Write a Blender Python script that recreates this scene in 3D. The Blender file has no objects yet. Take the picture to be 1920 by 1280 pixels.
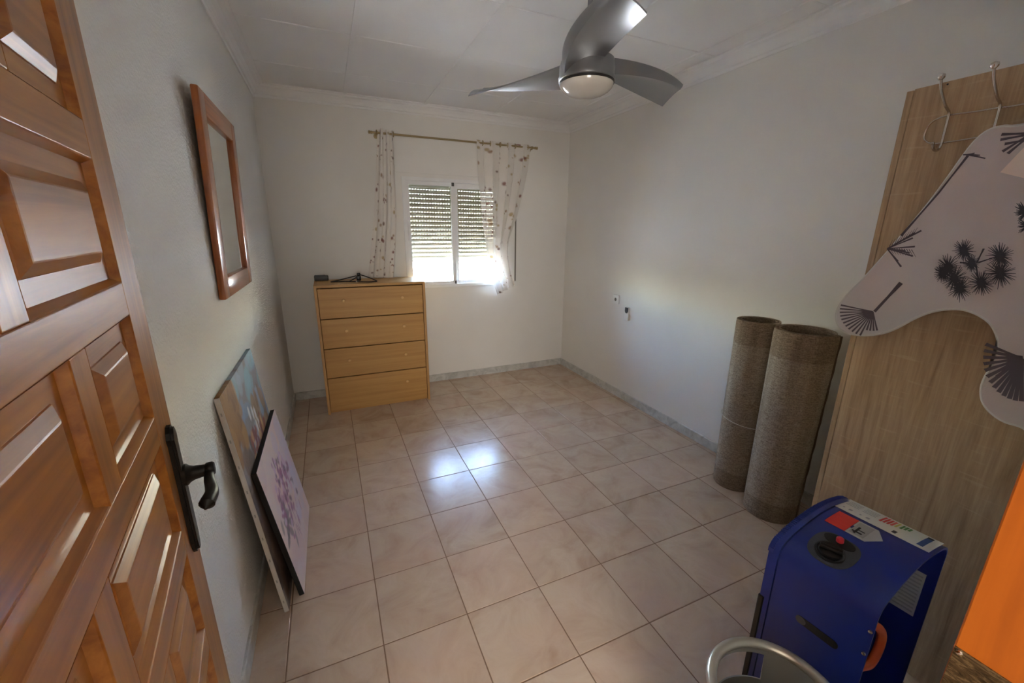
import bpy, bmesh, math, random
import numpy as np
from mathutils import Vector, Matrix
random.seed(7)
rng = np.random.default_rng(11)
D = bpy.data
scene = bpy.context.scene
COL = scene.collection
PI = math.pi

# ------------------------------------------------------------------ camera
FPX = 766.58
CAM = Vector((-0.0499, -1.2843, 1.5175))
YAW, PITCH, ROLL = 0.4181, -0.2643, 0.0083
_f = Vector((math.sin(YAW)*math.cos(PITCH), math.cos(YAW)*math.cos(PITCH), math.sin(PITCH)))
_r0 = Vector((math.cos(YAW), -math.sin(YAW), 0))
_u0 = _r0.cross(_f)
_r = _r0*math.cos(ROLL)+_u0*math.sin(ROLL)
_u = _u0*math.cos(ROLL)-_r0*math.sin(ROLL)
cam = D.cameras.new('camera')
cam.sensor_width = 36
cam.lens = FPX/1920*36
cam.clip_start = 0.02
camo = D.objects.new('camera', cam)
COL.objects.link(camo)
camo.matrix_world = Matrix(((_r.x, _u.x, -_f.x, CAM.x), (_r.y, _u.y, -_f.y, CAM.y), (_r.z, _u.z, -_f.z, CAM.z), (0, 0, 0, 1)))
scene.camera = camo


def ray(x, y):
    return _f+_r*((x-960)/FPX)+_u*((640-y)/FPX)


def onx(x, y, X):
    d = ray(x, y); return CAM+d*((X-CAM.x)/d.x)


def ony(x, y, Y):
    d = ray(x, y); return CAM+d*((Y-CAM.y)/d.y)


def onz(x, y, Z):
    d = ray(x, y); return CAM+d*((Z-CAM.z)/d.z)


# ------------------------------------------------------------------ world, sun, lights, exposure
vs = scene.view_settings
vs.view_transform = 'Standard'
vs.look = 'None'
vs.gamma = 1
vs.use_curve_mapping = False
vs.exposure = 2.3
w = D.worlds.new('sky')
scene.world = w
w.use_nodes = True
nt = w.node_tree
nt.nodes.clear()
sky = nt.nodes.new('ShaderNodeTexSky')
sky.sky_type = 'NISHITA'
sky.sun_disc = False
sky.sun_elevation = math.radians(56)
sky.sun_rotation = math.radians(100)
bgn = nt.nodes.new('ShaderNodeBackground')
bgn.inputs['Strength'].default_value = 4.6
won = nt.nodes.new('ShaderNodeOutputWorld')
nt.links.new(sky.outputs[0], bgn.inputs[0])
nt.links.new(bgn.outputs[0], won.inputs[0])


def lamp(name, kind, energy, color, loc, direction, **kw):
    l = D.lights.new(name, kind)
    l.energy = energy
    l.color = color
    for k, v in kw.items():
        setattr(l, k, v)
    o = D.objects.new(name, l)
    COL.objects.link(o)
    o.location = loc
    o.rotation_euler = Vector(direction).to_track_quat('-Z', 'Y').to_euler()
    return o


# the sun stands over the open terrace side, outside the picture; its light reaches the room off the terrace ground
lamp('sun_offscreen', 'SUN', 120.0, (1.0, 0.95, 0.86), (8, 2, 12), (-0.55, 0.10, -0.83), angle=0.0093)
# area lamp for the hallway's light behind the open doorway; its source is unseen
lamp('hall_light_offscreen', 'AREA', 20.0, (1.0, 0.94, 0.86), (-0.55, -3.3, 1.45), (0.30, 1, 0.0), shape='RECTANGLE', size=1.1, size_y=1.9)

# ------------------------------------------------------------------ materials
MATS = {}


def lin(r, g, b):
    f = lambda c: ((c/255+0.055)/1.055)**2.4 if c/255 > 0.04045 else c/255/12.92
    return (f(r), f(g), f(b), 1.0)


def mat(name, color=(0.8, 0.8, 0.8, 1), rough=0.5, metal=0.0, **kw):
    m = D.materials.new(name)
    m.use_nodes = True
    b = m.node_tree.nodes['Principled BSDF']
    if len(color) == 3:
        color = (*color, 1)
    b.inputs['Base Color'].default_value = color
    b.inputs['Roughness'].default_value = rough
    b.inputs['Metallic'].default_value = metal
    for k, v in kw.items():
        b.inputs[k.replace('_', ' ')].default_value = v
    MATS[name] = m
    return m


def nd(m, typ, **kw):
    n = m.node_tree.nodes.new(typ)
    for k, v in kw.items():
        if k.startswith('i_'):
            n.inputs[k[2:].replace('_', ' ')].default_value = v
        else:
            setattr(n, k, v)
    return n


def lk(m, a, b):
    m.node_tree.links.new(a, b)


def bsdf(m):
    return m.node_tree.nodes['Principled BSDF']


def coords(m, kind='Object', scale=(1, 1, 1), rot=(0, 0, 0)):
    mp = nd(m, 'ShaderNodeMapping')
    mp.inputs['Scale'].default_value = scale
    mp.inputs['Rotation'].default_value = rot
    if kind == 'World':
        g = nd(m, 'ShaderNodeNewGeometry')
        lk(m, g.outputs['Position'], mp.inputs['Vector'])
    else:
        t = nd(m, 'ShaderNodeTexCoord')
        lk(m, t.outputs[kind], mp.inputs['Vector'])
    return mp.outputs['Vector']


def noise(m, vec, scale, detail=4, rough=0.55, dist=0.0):
    n = nd(m, 'ShaderNodeTexNoise')
    n.inputs['Scale'].default_value = scale
    n.inputs['Detail'].default_value = detail
    n.inputs['Roughness'].default_value = rough
    n.inputs['Distortion'].default_value = dist
    lk(m, vec, n.inputs['Vector'])
    return n.outputs['Fac']


def ramp(m, fac, stops):
    r = nd(m, 'ShaderNodeValToRGB')
    e = r.color_ramp.elements
    while len(e) < len(stops):
        e.new(0.5)
    for el, (p, c) in zip(e, stops):
        el.position = p
        el.color = c if len(c) == 4 else (*c, 1)
    lk(m, fac, r.inputs['Fac'])
    return r.outputs['Color']


def bump(m, fac, strength=0.2, dist=0.01):
    b = nd(m, 'ShaderNodeBump')
    b.inputs['Strength'].default_value = strength
    b.inputs['Distance'].default_value = dist
    lk(m, fac, b.inputs['Height'])
    lk(m, b.outputs['Normal'], bsdf(m).inputs['Normal'])


def mixc(m, fac, a, b, mode='MIX'):
    x = nd(m, 'ShaderNodeMix', data_type='RGBA', blend_type=mode)
    for sock, v in ((x.inputs['Factor'], fac), (x.inputs['A'], a), (x.inputs['B'], b)):
        pass
    def setv(idx, v):
        s = x.inputs[idx]
        if hasattr(v, 'is_output'):
            lk(m, v, s)
        else:
            s.default_value = v
    setv(0, fac); setv(6, a); setv(7, b)
    return x.outputs[2]


def tocol(m, c):
    lk(m, c, bsdf(m).inputs['Base Color'])


def plaster(name, color, scale, strength, dist=0.004):
    m = mat(name, color, 0.75)
    v = coords(m, 'World')
    n = noise(m, v, scale, 3, 0.6)
    bump(m, n, strength, dist)
    n2 = noise(m, v, 1.6, 2)
    c = ramp(m, n2, [(0.3, tuple(x*0.95 for x in color[:3])), (0.7, color)])
    tocol(m, c)
    return m


WALLC = (0.82, 0.795, 0.75)
plaster('wall_paint', WALLC, 70, 0.25, 0.004)
plaster('wall_stipple', (0.82, 0.80, 0.755), 105, 0.9, 0.007)
plaster('ceiling_board', (0.87, 0.86, 0.84), 170, 0.5, 0.003)
plaster('cornice_white', (0.86, 0.85, 0.83), 60, 0.05)


def wood(name, c1, c2, c3, axis='z', fine=60, rough=0.35, coat=0.0, rings=6, kind='Object', bumpy=0.05, long=2.0):
    m = mat(name, c2, rough)
    s = [fine, fine, fine]
    s['xyz'.index(axis)] = long
    oi = nd(m, 'ShaderNodeObjectInfo')
    v = coords(m, kind, tuple(x*0.1 for x in s))
    va = nd(m, 'ShaderNodeVectorMath', operation='ADD')
    mu = nd(m, 'ShaderNodeMath', operation='MULTIPLY')
    mu.inputs[1].default_value = 17.3
    lk(m, oi.outputs['Random'], mu.inputs[0])
    lk(m, v, va.inputs[0])
    lk(m, mu.outputs[0], va.inputs[1])
    n = noise(m, va.outputs[0], rings, 5, 0.6, 0.6)
    c = ramp(m, n, [(0.25, c1), (0.5, c2), (0.75, c3)])
    tocol(m, c)
    bump(m, n, bumpy, 0.002)
    if coat:
        bsdf(m).inputs['Coat Weight'].default_value = coat
        bsdf(m).inputs['Coat Roughness'].default_value = 0.12
    return m


DW = (lin(118, 66, 17), lin(160, 100, 34), lin(186, 126, 50))
wood('door_wood_tall', *DW, axis='z', rough=0.34, coat=0.35)
wood('door_wood_wide', *DW, axis='x', rough=0.34, coat=0.35)
wood('mirror_wood_tall', lin(120, 62, 24), lin(160, 90, 42), lin(178, 106, 54), axis='z', rough=0.3, coat=0.5)
wood('mirror_wood_wide', lin(120, 62, 24), lin(160, 90, 42), lin(178, 106, 54), axis='y', rough=0.3, coat=0.5)
wood('beech', lin(178, 130, 70), lin(192, 145, 82), lin(202, 157, 94), axis='x', rough=0.45, fine=50)
wood('beech_tall', lin(182, 136, 82), lin(196, 150, 94), lin(206, 162, 106), axis='z', rough=0.45, fine=50)
wood('jamb_pine', lin(138, 66, 14), lin(168, 86, 20), lin(184, 102, 30), axis='z', rough=0.4, coat=0.3, fine=30)
m = mat('oak_panel', lin(170, 140, 108), 0.55)
v = coords(m, 'Object', (1, 6.5, 0.7))
n = noise(m, v, 2.6, 5, 0.55, 1.3)
v2 = coords(m, 'Object', (1, 55, 2.0))
n2 = noise(m, v2, 4.0, 3, 0.6)
c = ramp(m, n, [(0.28, lin(136, 105, 76)), (0.42, lin(172, 142, 108)), (0.58, lin(192, 163, 128)), (0.8, lin(160, 129, 96))])
c = mixc(m, 0.25, c, ramp(m, n2, [(0.35, lin(140, 110, 80)), (0.65, lin(196, 166, 130))]), 'MIX')
v3 = coords(m, 'Object', (1, 2.5, 26))
n3 = noise(m, v3, 3.5, 2, 0.5)
c = mixc(m, ramp(m, n3, [(0.62, (0, 0, 0)), (0.74, (0.35, 0.35, 0.35))]), c, lin(206, 182, 150))
tocol(m, c)
bump(m, n2, 0.12, 0.002)

# floor tiles
m = mat('floor_tile', lin(190, 160, 136), 0.2)
v = coords(m, 'World')
oi = nd(m, 'ShaderNodeObjectInfo')
va = nd(m, 'ShaderNodeVectorMath', operation='ADD')
mu = nd(m, 'ShaderNodeMath', operation='MULTIPLY')
mu.inputs[1].default_value = 31.0
lk(m, oi.outputs['Random'], mu.inputs[0])
lk(m, v, va.inputs[0])
lk(m, mu.outputs[0], va.inputs[1])
n = noise(m, va.outputs[0], 5.0, 6, 0.62, 0.8)
c = ramp(m, n, [(0.25, lin(180, 153, 130)), (0.45, lin(198, 174, 152)), (0.6, lin(207, 186, 165)), (0.8, lin(196, 168, 147))])
n2 = noise(m, va.outputs[0], 2.0, 3)
c = mixc(m, ramp(m, n2, [(0.5, (0, 0, 0)), (0.75, (0.5, 0.5, 0.5))]), c, lin(208, 174, 155))
hs = nd(m, 'ShaderNodeHueSaturation')
mr = nd(m, 'ShaderNodeMapRange')
mr.inputs['To Min'].default_value = 0.94
mr.inputs['To Max'].default_value = 1.05
lk(m, oi.outputs['Random'], mr.inputs['Value'])
lk(m, mr.outputs[0], hs.inputs['Value'])
lk(m, c, hs.inputs['Color'])
tocol(m, hs.outputs['Color'])
n3 = noise(m, v, 42, 3, 0.6)
bump(m, n3, 0.10, 0.003)
bsdf(m).inputs['Roughness'].default_value = 0.22
mat('grout', lin(132, 104, 82), 0.8)
m = mat('grey_marble', lin(170, 168, 160), 0.3)
v = coords(m, 'World')
n = noise(m, v, 9, 6, 0.65, 1.5)
tocol(m, ramp(m, n, [(0.3, lin(168, 166, 160)), (0.55, lin(200, 198, 192)), (0.75, lin(214, 212, 206))]))

mat('white_aluminium', lin(236, 236, 234), 0.35)
mat('shutter_plastic', lin(180, 173, 150), 0.5)
mat('black_rubber', lin(26, 26, 28), 0.6)
mat('black_plastic', lin(20, 20, 22), 0.35)
mat('black_iron', lin(30, 30, 28), 0.42, 0.6)
mat('white_plastic', lin(232, 230, 224), 0.4)
mat('grey_plastic', lin(86, 86, 84), 0.5)
mat('brass_rod', lin(172, 154, 118), 0.35, 0.7)
mat('chrome', lin(200, 195, 188), 0.16, 1.0)
mat('fan_silver', lin(150, 151, 153), 0.33, 0.75)
mat('fan_dark', lin(30, 26, 26), 0.5)
mat('frosted_glass', lin(206, 200, 190), 0.12, 0.0, Coat_Weight=0.6)
mat('strap_grey', lin(120, 116, 106), 0.8)
mat('mirror_glass', (0.86, 0.90, 0.89, 1), 0.03, 1.0)
mat('canvas_side', lin(206, 200, 192), 0.85)
mat('canvas_black', lin(16, 15, 15), 0.6)
mat('staple', lin(158, 154, 148), 0.5, 0.3)
mat('knob_wood', lin(222, 182, 122), 0.4)
mat('heater_blue', lin(30, 48, 132), 0.36)
mat('heater_plate', lin(66, 68, 72), 0.45)
mat('sticker_white', lin(226, 222, 212), 0.5)
mat('sticker_red', lin(214, 52, 40), 0.5)
mat('sticker_grey', lin(170, 168, 164), 0.5)
mat('sticker_pale_grey', lin(196, 194, 190), 0.5)
mat('sticker_pink', lin(222, 90, 80), 0.5)
mat('sticker_green', lin(70, 130, 60), 0.5)
mat('sticker_yellow', lin(206, 196, 90), 0.5)
mat('sticker_blue', lin(52, 84, 140), 0.5)
mat('sticker_ink', lin(44, 42, 44), 0.6)
mat('button_red', lin(226, 40, 50), 0.35)
mat('hose_orange', lin(228, 96, 44), 0.5)
m = mat('bottle_steel', lin(150, 146, 138), 0.4, 0.55)
mat('bottle_handle', lin(190, 184, 172), 0.3, 0.8)
mat('valve_brass', lin(150, 130, 80), 0.35, 0.8)
m = mat('worn_brass', lin(96, 78, 54), 0.4, 0.7)
v = coords(m, 'Object', (1, 60, 160))
n = noise(m, v, 1.2, 5, 0.7, 1.0)
tocol(m, ramp(m, n, [(0.3, lin(46, 36, 24)), (0.5, lin(96, 78, 52)), (0.62, lin(140, 118, 84)), (0.75, lin(60, 46, 32))]))
bump(m, n, 0.5, 0.002)
m = mat('print_ink', lin(92, 82, 90), 0.8)
m = mat('print_ink_dark', lin(66, 64, 72), 0.8)
m = mat('fabric_white', lin(206, 202, 200), 0.85)
v = coords(m, 'World')
n = noise(m, v, 2.2, 2)
tocol(m, ramp(m, n, [(0.38, lin(204, 202, 204)), (0.62, lin(212, 198, 196))]))
n = noise(m, v, 260, 2)
bump(m, n, 0.25, 0.002)
mat('fabric_binding', lin(214, 210, 206), 0.8)
mat('patch_pink', lin(246, 226, 214), 0.8)
mat('string_white', lin(222, 218, 210), 0.7)

# rolled rug weave
m = mat('rug_weave', lin(120, 104, 88), 0.95)
v = coords(m, 'Object', (1, 1, 1))
n = noise(m, v, 150, 3, 0.7)
sp = nd(m, 'ShaderNodeSeparateXYZ')
lk(m, v, sp.inputs[0])
wv = noise(m, coords(m, 'Object', (30, 30, 260)), 1.0, 2, 0.6)
base = ramp(m, n, [(0.3, lin(112, 98, 82)), (0.5, lin(158, 142, 122)), (0.7, lin(194, 178, 158))])
base = mixc(m, 0.35, base, ramp(m, wv, [(0.35, lin(108, 92, 76)), (0.65, lin(192, 176, 156))]))
bs = ramp(m, noise(m, coords(m, 'Object', (14, 14, 0.6)), 1.0, 3), [(0.4, (0.82, 0.8, 0.78)), (0.6, (1.05, 1.05, 1.05))])
base = mixc(m, 1.0, base, bs, 'MULTIPLY')
zb = ramp(m, sp.outputs['Z'], [(0.105, (1, 1, 1)), (0.11, (0, 0, 0)), (0.905, (0, 0, 0)), (0.91, (1, 1, 1))])
dark = mixc(m, 1.0, base, (0.78, 0.73, 0.68, 1), 'MULTIPLY')
tocol(m, mixc(m, zb, base, dark))
bump(m, n, 0.7, 0.006)
mat('rug_back', lin(92, 74, 56), 0.95)

# glass pane: clear, a little reflective
m = D.materials.new('clear_glass')
m.use_nodes = True
m.node_tree.nodes.clear()
tr = nd(m, 'ShaderNodeBsdfTransparent')
tr.inputs[0].default_value = (0.97, 0.98, 0.98, 1)
gl = nd(m, 'ShaderNodeBsdfGlossy')
gl.inputs['Roughness'].default_value = 0.02
fr = nd(m, 'ShaderNodeFresnel')
fr.inputs[0].default_value = 1.3
mx = nd(m, 'ShaderNodeMixShader')
ou = nd(m, 'ShaderNodeOutputMaterial')
lk(m, fr.outputs[0], mx.inputs[0]); lk(m, tr.outputs[0], mx.inputs[1]); lk(m, gl.outputs[0], mx.inputs[2]); lk(m, mx.outputs[0], ou.inputs[0])
MATS['clear_glass'] = m


def attr_mat(name, rough=0.7, sheer=0.0, bumpscale=0):
    m = mat(name, (0.8, 0.8, 0.8, 1), rough)
    a = nd(m, 'ShaderNodeAttribute')
    a.attribute_name = 'Col'
    tocol(m, a.outputs['Color'])
    if sheer:
        m.node_tree.nodes.remove(bsdf(m))
        df = nd(m, 'ShaderNodeBsdfDiffuse')
        tl = nd(m, 'ShaderNodeBsdfTranslucent')
        tp = nd(m, 'ShaderNodeBsdfTransparent')
        m1 = nd(m, 'ShaderNodeMixShader'); m1.inputs[0].default_value = 0.10
        m2 = nd(m, 'ShaderNodeMixShader'); m2.inputs[0].default_value = sheer
        lk(m, a.outputs['Color'], df.inputs[0]); lk(m, a.outputs['Color'], tl.inputs[0])
        lk(m, df.outputs[0], m1.inputs[1]); lk(m, tl.outputs[0], m1.inputs[2])
        lk(m, m1.outputs[0], m2.inputs[1]); lk(m, tp.outputs[0], m2.inputs[2])
        lk(m, m2.outputs[0], m.node_tree.nodes['Material Output'].inputs[0])
    elif bumpscale:
        n = noise(m, coords(m, 'Object'), bumpscale, 3)
        bump(m, n, 0.4, 0.003)
    return m


attr_mat('paint_strokes', 0.6, bumpscale=70)
attr_mat('curtain_cloth', sheer=0.14)
attr_mat('curtain_sheer', sheer=0.27)

# ------------------------------------------------------------------ mesh helpers


class MB:
    def __init__(s):
        s.v = []; s.f = []

    def add(s, vs, fs):
        k = len(s.v)
        s.v += [tuple(p) for p in vs]
        s.f += [tuple(i+k for i in f) for f in fs]
        return s

    def box(s, x0, x1, y0, y1, z0, z1):
        return s.add([(x0, y0, z0), (x1, y0, z0), (x1, y1, z0), (x0, y1, z0), (x0, y0, z1), (x1, y0, z1), (x1, y1, z1), (x0, y1, z1)],
                     [(0, 3, 2, 1), (4, 5, 6, 7), (0, 1, 5, 4), (1, 2, 6, 5), (2, 3, 7, 6), (3, 0, 4, 7)])

    def cbox(s, x0, x1, y0, y1, z0, z1, b=0.003):
        bm = bmesh.new()
        bmesh.ops.create_cube(bm, size=1)
        for v in bm.verts:
            v.co = Vector(((x0+x1)/2+v.co.x*(x1-x0), (y0+y1)/2+v.co.y*(y1-y0), (z0+z1)/2+v.co.z*(z1-z0)))
        bmesh.ops.bevel(bm, geom=bm.edges[:], offset=b, segments=2, affect='EDGES', profile=0.5)
        bm.verts.index_update()
        s.add([v.co[:] for v in bm.verts], [[v.index for v in f.verts] for f in bm.faces])
        bm.free()
        return s

    def tube(s, pts, r, n=10, cap=True, closed=False):
        pts = [Vector(p) for p in pts]
        N = len(pts)
        rr = r if hasattr(r, '__len__') else [r]*N
        rings = []
        prev = None
        for i, p in enumerate(pts):
            if closed:
                t = (pts[(i+1) % N]-pts[i-1]).normalized()
            else:
                t = (pts[min(i+1, N-1)]-pts[max(i-1, 0)]).normalized()
            if prev is None:
                a = Vector((0, 0, 1)) if abs(t.z) < 0.9 else Vector((1, 0, 0))
                u = t.cross(a).normalized()
            else:
                u = (prev-t*prev.dot(t)).normalized()
            prev = u
            w_ = t.cross(u)
            rings.append([p+(u*math.cos(2*PI*k/n)+w_*math.sin(2*PI*k/n))*rr[i] for k in range(n)])
        vs = [q for ring in rings for q in ring]
        fs = []
        for i in range(N if closed else N-1):
            j = (i+1) % N
            for k in range(n):
                fs.append((i*n+k, i*n+(k+1) % n, j*n+(k+1) % n, j*n+k))
        if cap and not closed:
            fs.append(tuple(range(n-1, -1, -1)))
            fs.append(tuple((N-1)*n+k for k in range(n)))
        return s.add(vs, fs)

    def lathe(s, prof, c=(0, 0, 0), n=32, axis='z'):
        vs = []
        for r, h in prof:
            for k in range(n):
                a = 2*PI*k/n
                if axis == 'z':
                    vs.append((c[0]+r*math.cos(a), c[1]+r*math.sin(a), c[2]+h))
                elif axis == 'x':
                    vs.append((c[0]+h, c[1]+r*math.cos(a), c[2]+r*math.sin(a)))
                else:
                    vs.append((c[0]+r*math.sin(a), c[1]+h, c[2]+r*math.cos(a)))
        fs = []
        for i in range(len(prof)-1):
            for k in range(n):
                fs.append((i*n+k, i*n+(k+1) % n, (i+1)*n+(k+1) % n, (i+1)*n+k))
        if prof[0][0] > 1e-5:
            fs.append(tuple(range(n-1, -1, -1)))
        if prof[-1][0] > 1e-5:
            fs.append(tuple((len(prof)-1)*n+k for k in range(n)))
        return s.add(vs, fs)

    def prism(s, poly, a, b, axis='x'):
        """poly of 2D points extruded from a to b along axis"""
        def P(p, t):
            return {'x': (t, p[0], p[1]), 'y': (p[0], t, p[1]), 'z': (p[0], p[1], t)}[axis]
        n = len(poly)
        vs = [P(p, a) for p in poly]+[P(p, b) for p in poly]
        fs = [tuple(range(n-1, -1, -1)), tuple(range(n, 2*n))]+[(i, (i+1) % n, n+(i+1) % n, n+i) for i in range(n)]
        return s.add(vs, fs)

    def build(s, name, m, parent=None, world=True, smooth=False, autos=None):
        me = D.meshes.new(name)
        off = Vector((0, 0, 0))
        p = parent
        if world:
            while p is not None:
                off += p.location
                p = p.parent
        me.from_pydata([tuple(Vector(v)-off) for v in s.v], [], s.f)
        bm = bmesh.new()
        bm.from_mesh(me)
        bmesh.ops.recalc_face_normals(bm, faces=bm.faces[:])
        bm.to_mesh(me)
        bm.free()
        me.materials.append(MATS[m])
        if smooth:
            me.polygons.foreach_set('use_smooth', [True]*len(me.polygons))
            me.set_sharp_from_angle(angle=math.radians(autos or 40))
        o = D.objects.new(name, me)
        COL.objects.link(o)
        o.parent = parent
        return o


def tag(o, label=None, cat=None, group=None, kind=None):
    for k, v in (('label', label), ('category', cat), ('group', group), ('kind', kind)):
        if v:
            o[k] = v
    return o


def empty(name, loc, label=None, cat=None, group=None, kind=None, rot=(0, 0, 0)):
    o = D.objects.new(name, None)
    COL.objects.link(o)
    o.location = loc
    o.rotation_euler = rot
    o.empty_display_size = 0.1
    return tag(o, label, cat, group, kind)


def dupe(o, parent, loc):
    c = o.copy()
    COL.objects.link(c)
    c.parent = parent
    c.location = loc
    return c


def arc(cx, cy, r, a0, a1, n):
    return [(cx+r*math.cos(math.radians(a0+(a1-a0)*i/n)), cy+r*math.sin(math.radians(a0+(a1-a0)*i/n))) for i in range(n+1)]


def smoothpts(pts, k=6, closed=False):
    """Catmull-Rom through the points"""
    P = [Vector(p) for p in pts]
    n = len(P)
    out = []
    for i in range(n if closed else n-1):
        p0 = P[(i-1) % n] if closed or i > 0 else P[0]*2-P[1]
        p1 = P[i]; p2 = P[(i+1) % n]
        p3 = P[(i+2) % n] if closed or i+2 < n else P[-1]*2-P[-2]
        for j in range(k):
            t = j/k
            out.append(0.5*((2*p1)+(p2-p0)*t+(2*p0-5*p1+4*p2-p3)*t*t+(3*p1-p0-3*p2+p3)*t**3))
    if not closed:
        out.append(P[-1])
    return out


# ------------------------------------------------------------------ room shell
XL, XR, YB, YF = -0.455, 2.355, 2.700, -1.170
CZ = 2.57
TS = 0.33
wl = MB().box(XL-0.12, XL, YF-0.12, YB+0.25, -0.1, CZ+0.1).build('wall_left', 'wall_stipple'); tag(wl, 'white stippled plaster wall carrying the wooden mirror', 'wall', kind='structure')
wr = MB().box(XR, XR+0.12, YF-0.12, YB+0.25, -0.1, CZ+0.1).build('wall_right', 'wall_paint'); tag(wr, 'white painted wall behind the rolled rugs', 'wall', kind='structure')
# back wall with the window opening
WX0, WX1, WZ0, WZ1 = 0.633, 1.600, 0.985, 1.968
b = MB()
b.box(XL, WX0, YB, YB+0.24, -0.1, CZ+0.1)
b.box(WX1, XR, YB, YB+0.24, -0.1, CZ+0.1)
b.box(WX0, WX1, YB, YB+0.24, -0.1, WZ0)
b.box(WX0, WX1, YB, YB+0.24, WZ1, CZ+0.1)
wb = b.build('wall_back', 'wall_paint'); tag(wb, 'white painted wall with the shuttered window', 'wall', kind='structure')
# front wall with the doorway around the camera
DX0, DX1, DZ1 = -0.262, 0.552, 2.16
b = MB()
b.box(XL, DX0, YF-0.14, YF, -0.1, CZ+0.1)
b.box(DX1, XR, YF-0.14, YF, -0.1, CZ+0.1)
b.box(DX0, DX1, YF-0.14, YF, DZ1, CZ+0.1)
wf = b.build('wall_front', 'wall_paint'); tag(wf, 'white painted wall around the doorway', 'wall', kind='structure')
# hallway shell behind the doorway
b = MB()
b.box(-1.3, 2.4, -3.62, -3.5, -0.1, CZ+0.1)
b.box(-1.42, -1.3, -3.5, YF-0.14, -0.1, CZ+0.1)
b.box(2.4, 2.52, -3.5, YF-0.14, -0.1, CZ+0.1)
b.box(-1.3, XL-0.12, YF-0.26, YF-0.14, -0.1, CZ+0.1)
hw = b.build('wall_hall', 'wall_paint'); tag(hw, 'white hallway walls behind the doorway', 'wall', kind='structure')
hc = MB().box(-1.3, 2.4, -3.5, YF-0.14, CZ, CZ+0.1).build('ceiling_hall', 'wall_paint'); tag(hc, 'white hallway ceiling', 'ceiling', kind='structure')
hf = MB().box(-1.3, 2.4, -3.5, YF, -0.1, -0.002).build('floor_hall', 'grout'); tag(hf, 'beige hallway floor', 'floor', kind='structure')

# floor: grout bed plus individual tiles
fl = MB().box(XL-0.02, XR+0.02, YF-0.02, YB+0.02, -0.1, -0.0015).build('floor', 'grout'); tag(fl, 'beige glazed floor of square tiles with brown joints', 'floor', kind='structure')
G = 0.0022
full = None
for i in range(-2, 8):
    for j in range(-4, 9):
        x0 = max(i*TS, XL)+G; x1 = min((i+1)*TS, XR)-G
        y0 = max(j*TS, YF)+G; y1 = min((j+1)*TS, YB)-G
        if x1-x0 < 0.012 or y1-y0 < 0.012:
            continue
        isfull = abs(x1-x0-TS+2*G) < 1e-6 and abs(y1-y0-TS+2*G) < 1e-6
        dz = random.uniform(-0.0004, 0.0003)
        if isfull and full is not None:
            t = dupe(full, fl, ((x0+x1)/2, (y0+y1)/2, dz))
        else:
            hx, hy = (x1-x0)/2, (y1-y0)/2
            e = 0.0015
            vs_ = [(-hx, -hy, -0.006), (hx, -hy, -0.006), (hx, hy, -0.006), (-hx, hy, -0.006),
                   (-hx, -hy, -e*0.6), (hx, -hy, -e*0.6), (hx, hy, -e*0.6), (-hx, hy, -e*0.6),
                   (-hx+e, -hy+e, 0), (hx-e, -hy+e, 0), (hx-e, hy-e, 0), (-hx+e, hy-e, 0)]
            fs_ = [(8, 9, 10, 11)]+[(k, (k+1) % 4, 4+(k+1) % 4, 4+k) for k in range(4)]+[(4+k, 4+(k+1) % 4, 8+(k+1) % 4, 8+k) for k in range(4)]
            t = MB().add(vs_, fs_).build('floor_tile', 'floor_tile', fl, world=False)
            t.location = ((x0+x1)/2, (y0+y1)/2, dz)
            if isfull:
                full = t

# ceiling: slab, boards and ribs
cl = MB().box(XL-0.02, XR+0.02, YF-0.02, YB+0.02, CZ+0.006, CZ+0.1).build('ceiling', 'ceiling_board'); tag(cl, 'off white suspended ceiling of square textured boards', 'ceiling', kind='structure')
xs = [XL, 0.203, 0.850, 1.497, 2.144, XR]
ys = [YB, 2.165, 1.515, 0.868, 0.225, -0.42, -1.065, YF]
for i in range(len(xs)-1):
    for j in range(len(ys)-1):
        x0, x1, y1, y0 = xs[i], xs[i+1], ys[j], ys[j+1]
        g = 0.0030
        MB().add([(x0+g, y0+g, CZ+0.008), (x1-g, y0+g, CZ+0.008), (x1-g, y1-g, CZ+0.008), (x0+g, y1-g, CZ+0.008),
                  (x0+g, y0+g, CZ+0.003), (x1-g, y0+g, CZ+0.003), (x1-g, y1-g, CZ+0.003), (x0+g, y1-g, CZ+0.003),
                  (x0+g+.003, y0+g+.003, CZ), (x1-g-.003, y0+g+.003, CZ), (x1-g-.003, y1-g-.003, CZ), (x0+g+.003, y1-g-.003, CZ)],
                 [(11, 10, 9, 8)]+[(k, (k+1) % 4, 4+(k+1) % 4, 4+k) for k in range(4)]+[(4+k, 4+(k+1) % 4, 8+(k+1) % 4, 8+k) for k in range(4)]
                 ).build('ceiling_board', 'ceiling_board', cl)
for x in xs[1:-1]:
    MB().prism([(x-0.017, CZ+0.004), (x-0.013, CZ-0.006), (x+0.013, CZ-0.006), (x+0.017, CZ+0.004)], YF, YB, 'y').build('ceiling_rib', 'cornice_white', cl)

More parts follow.
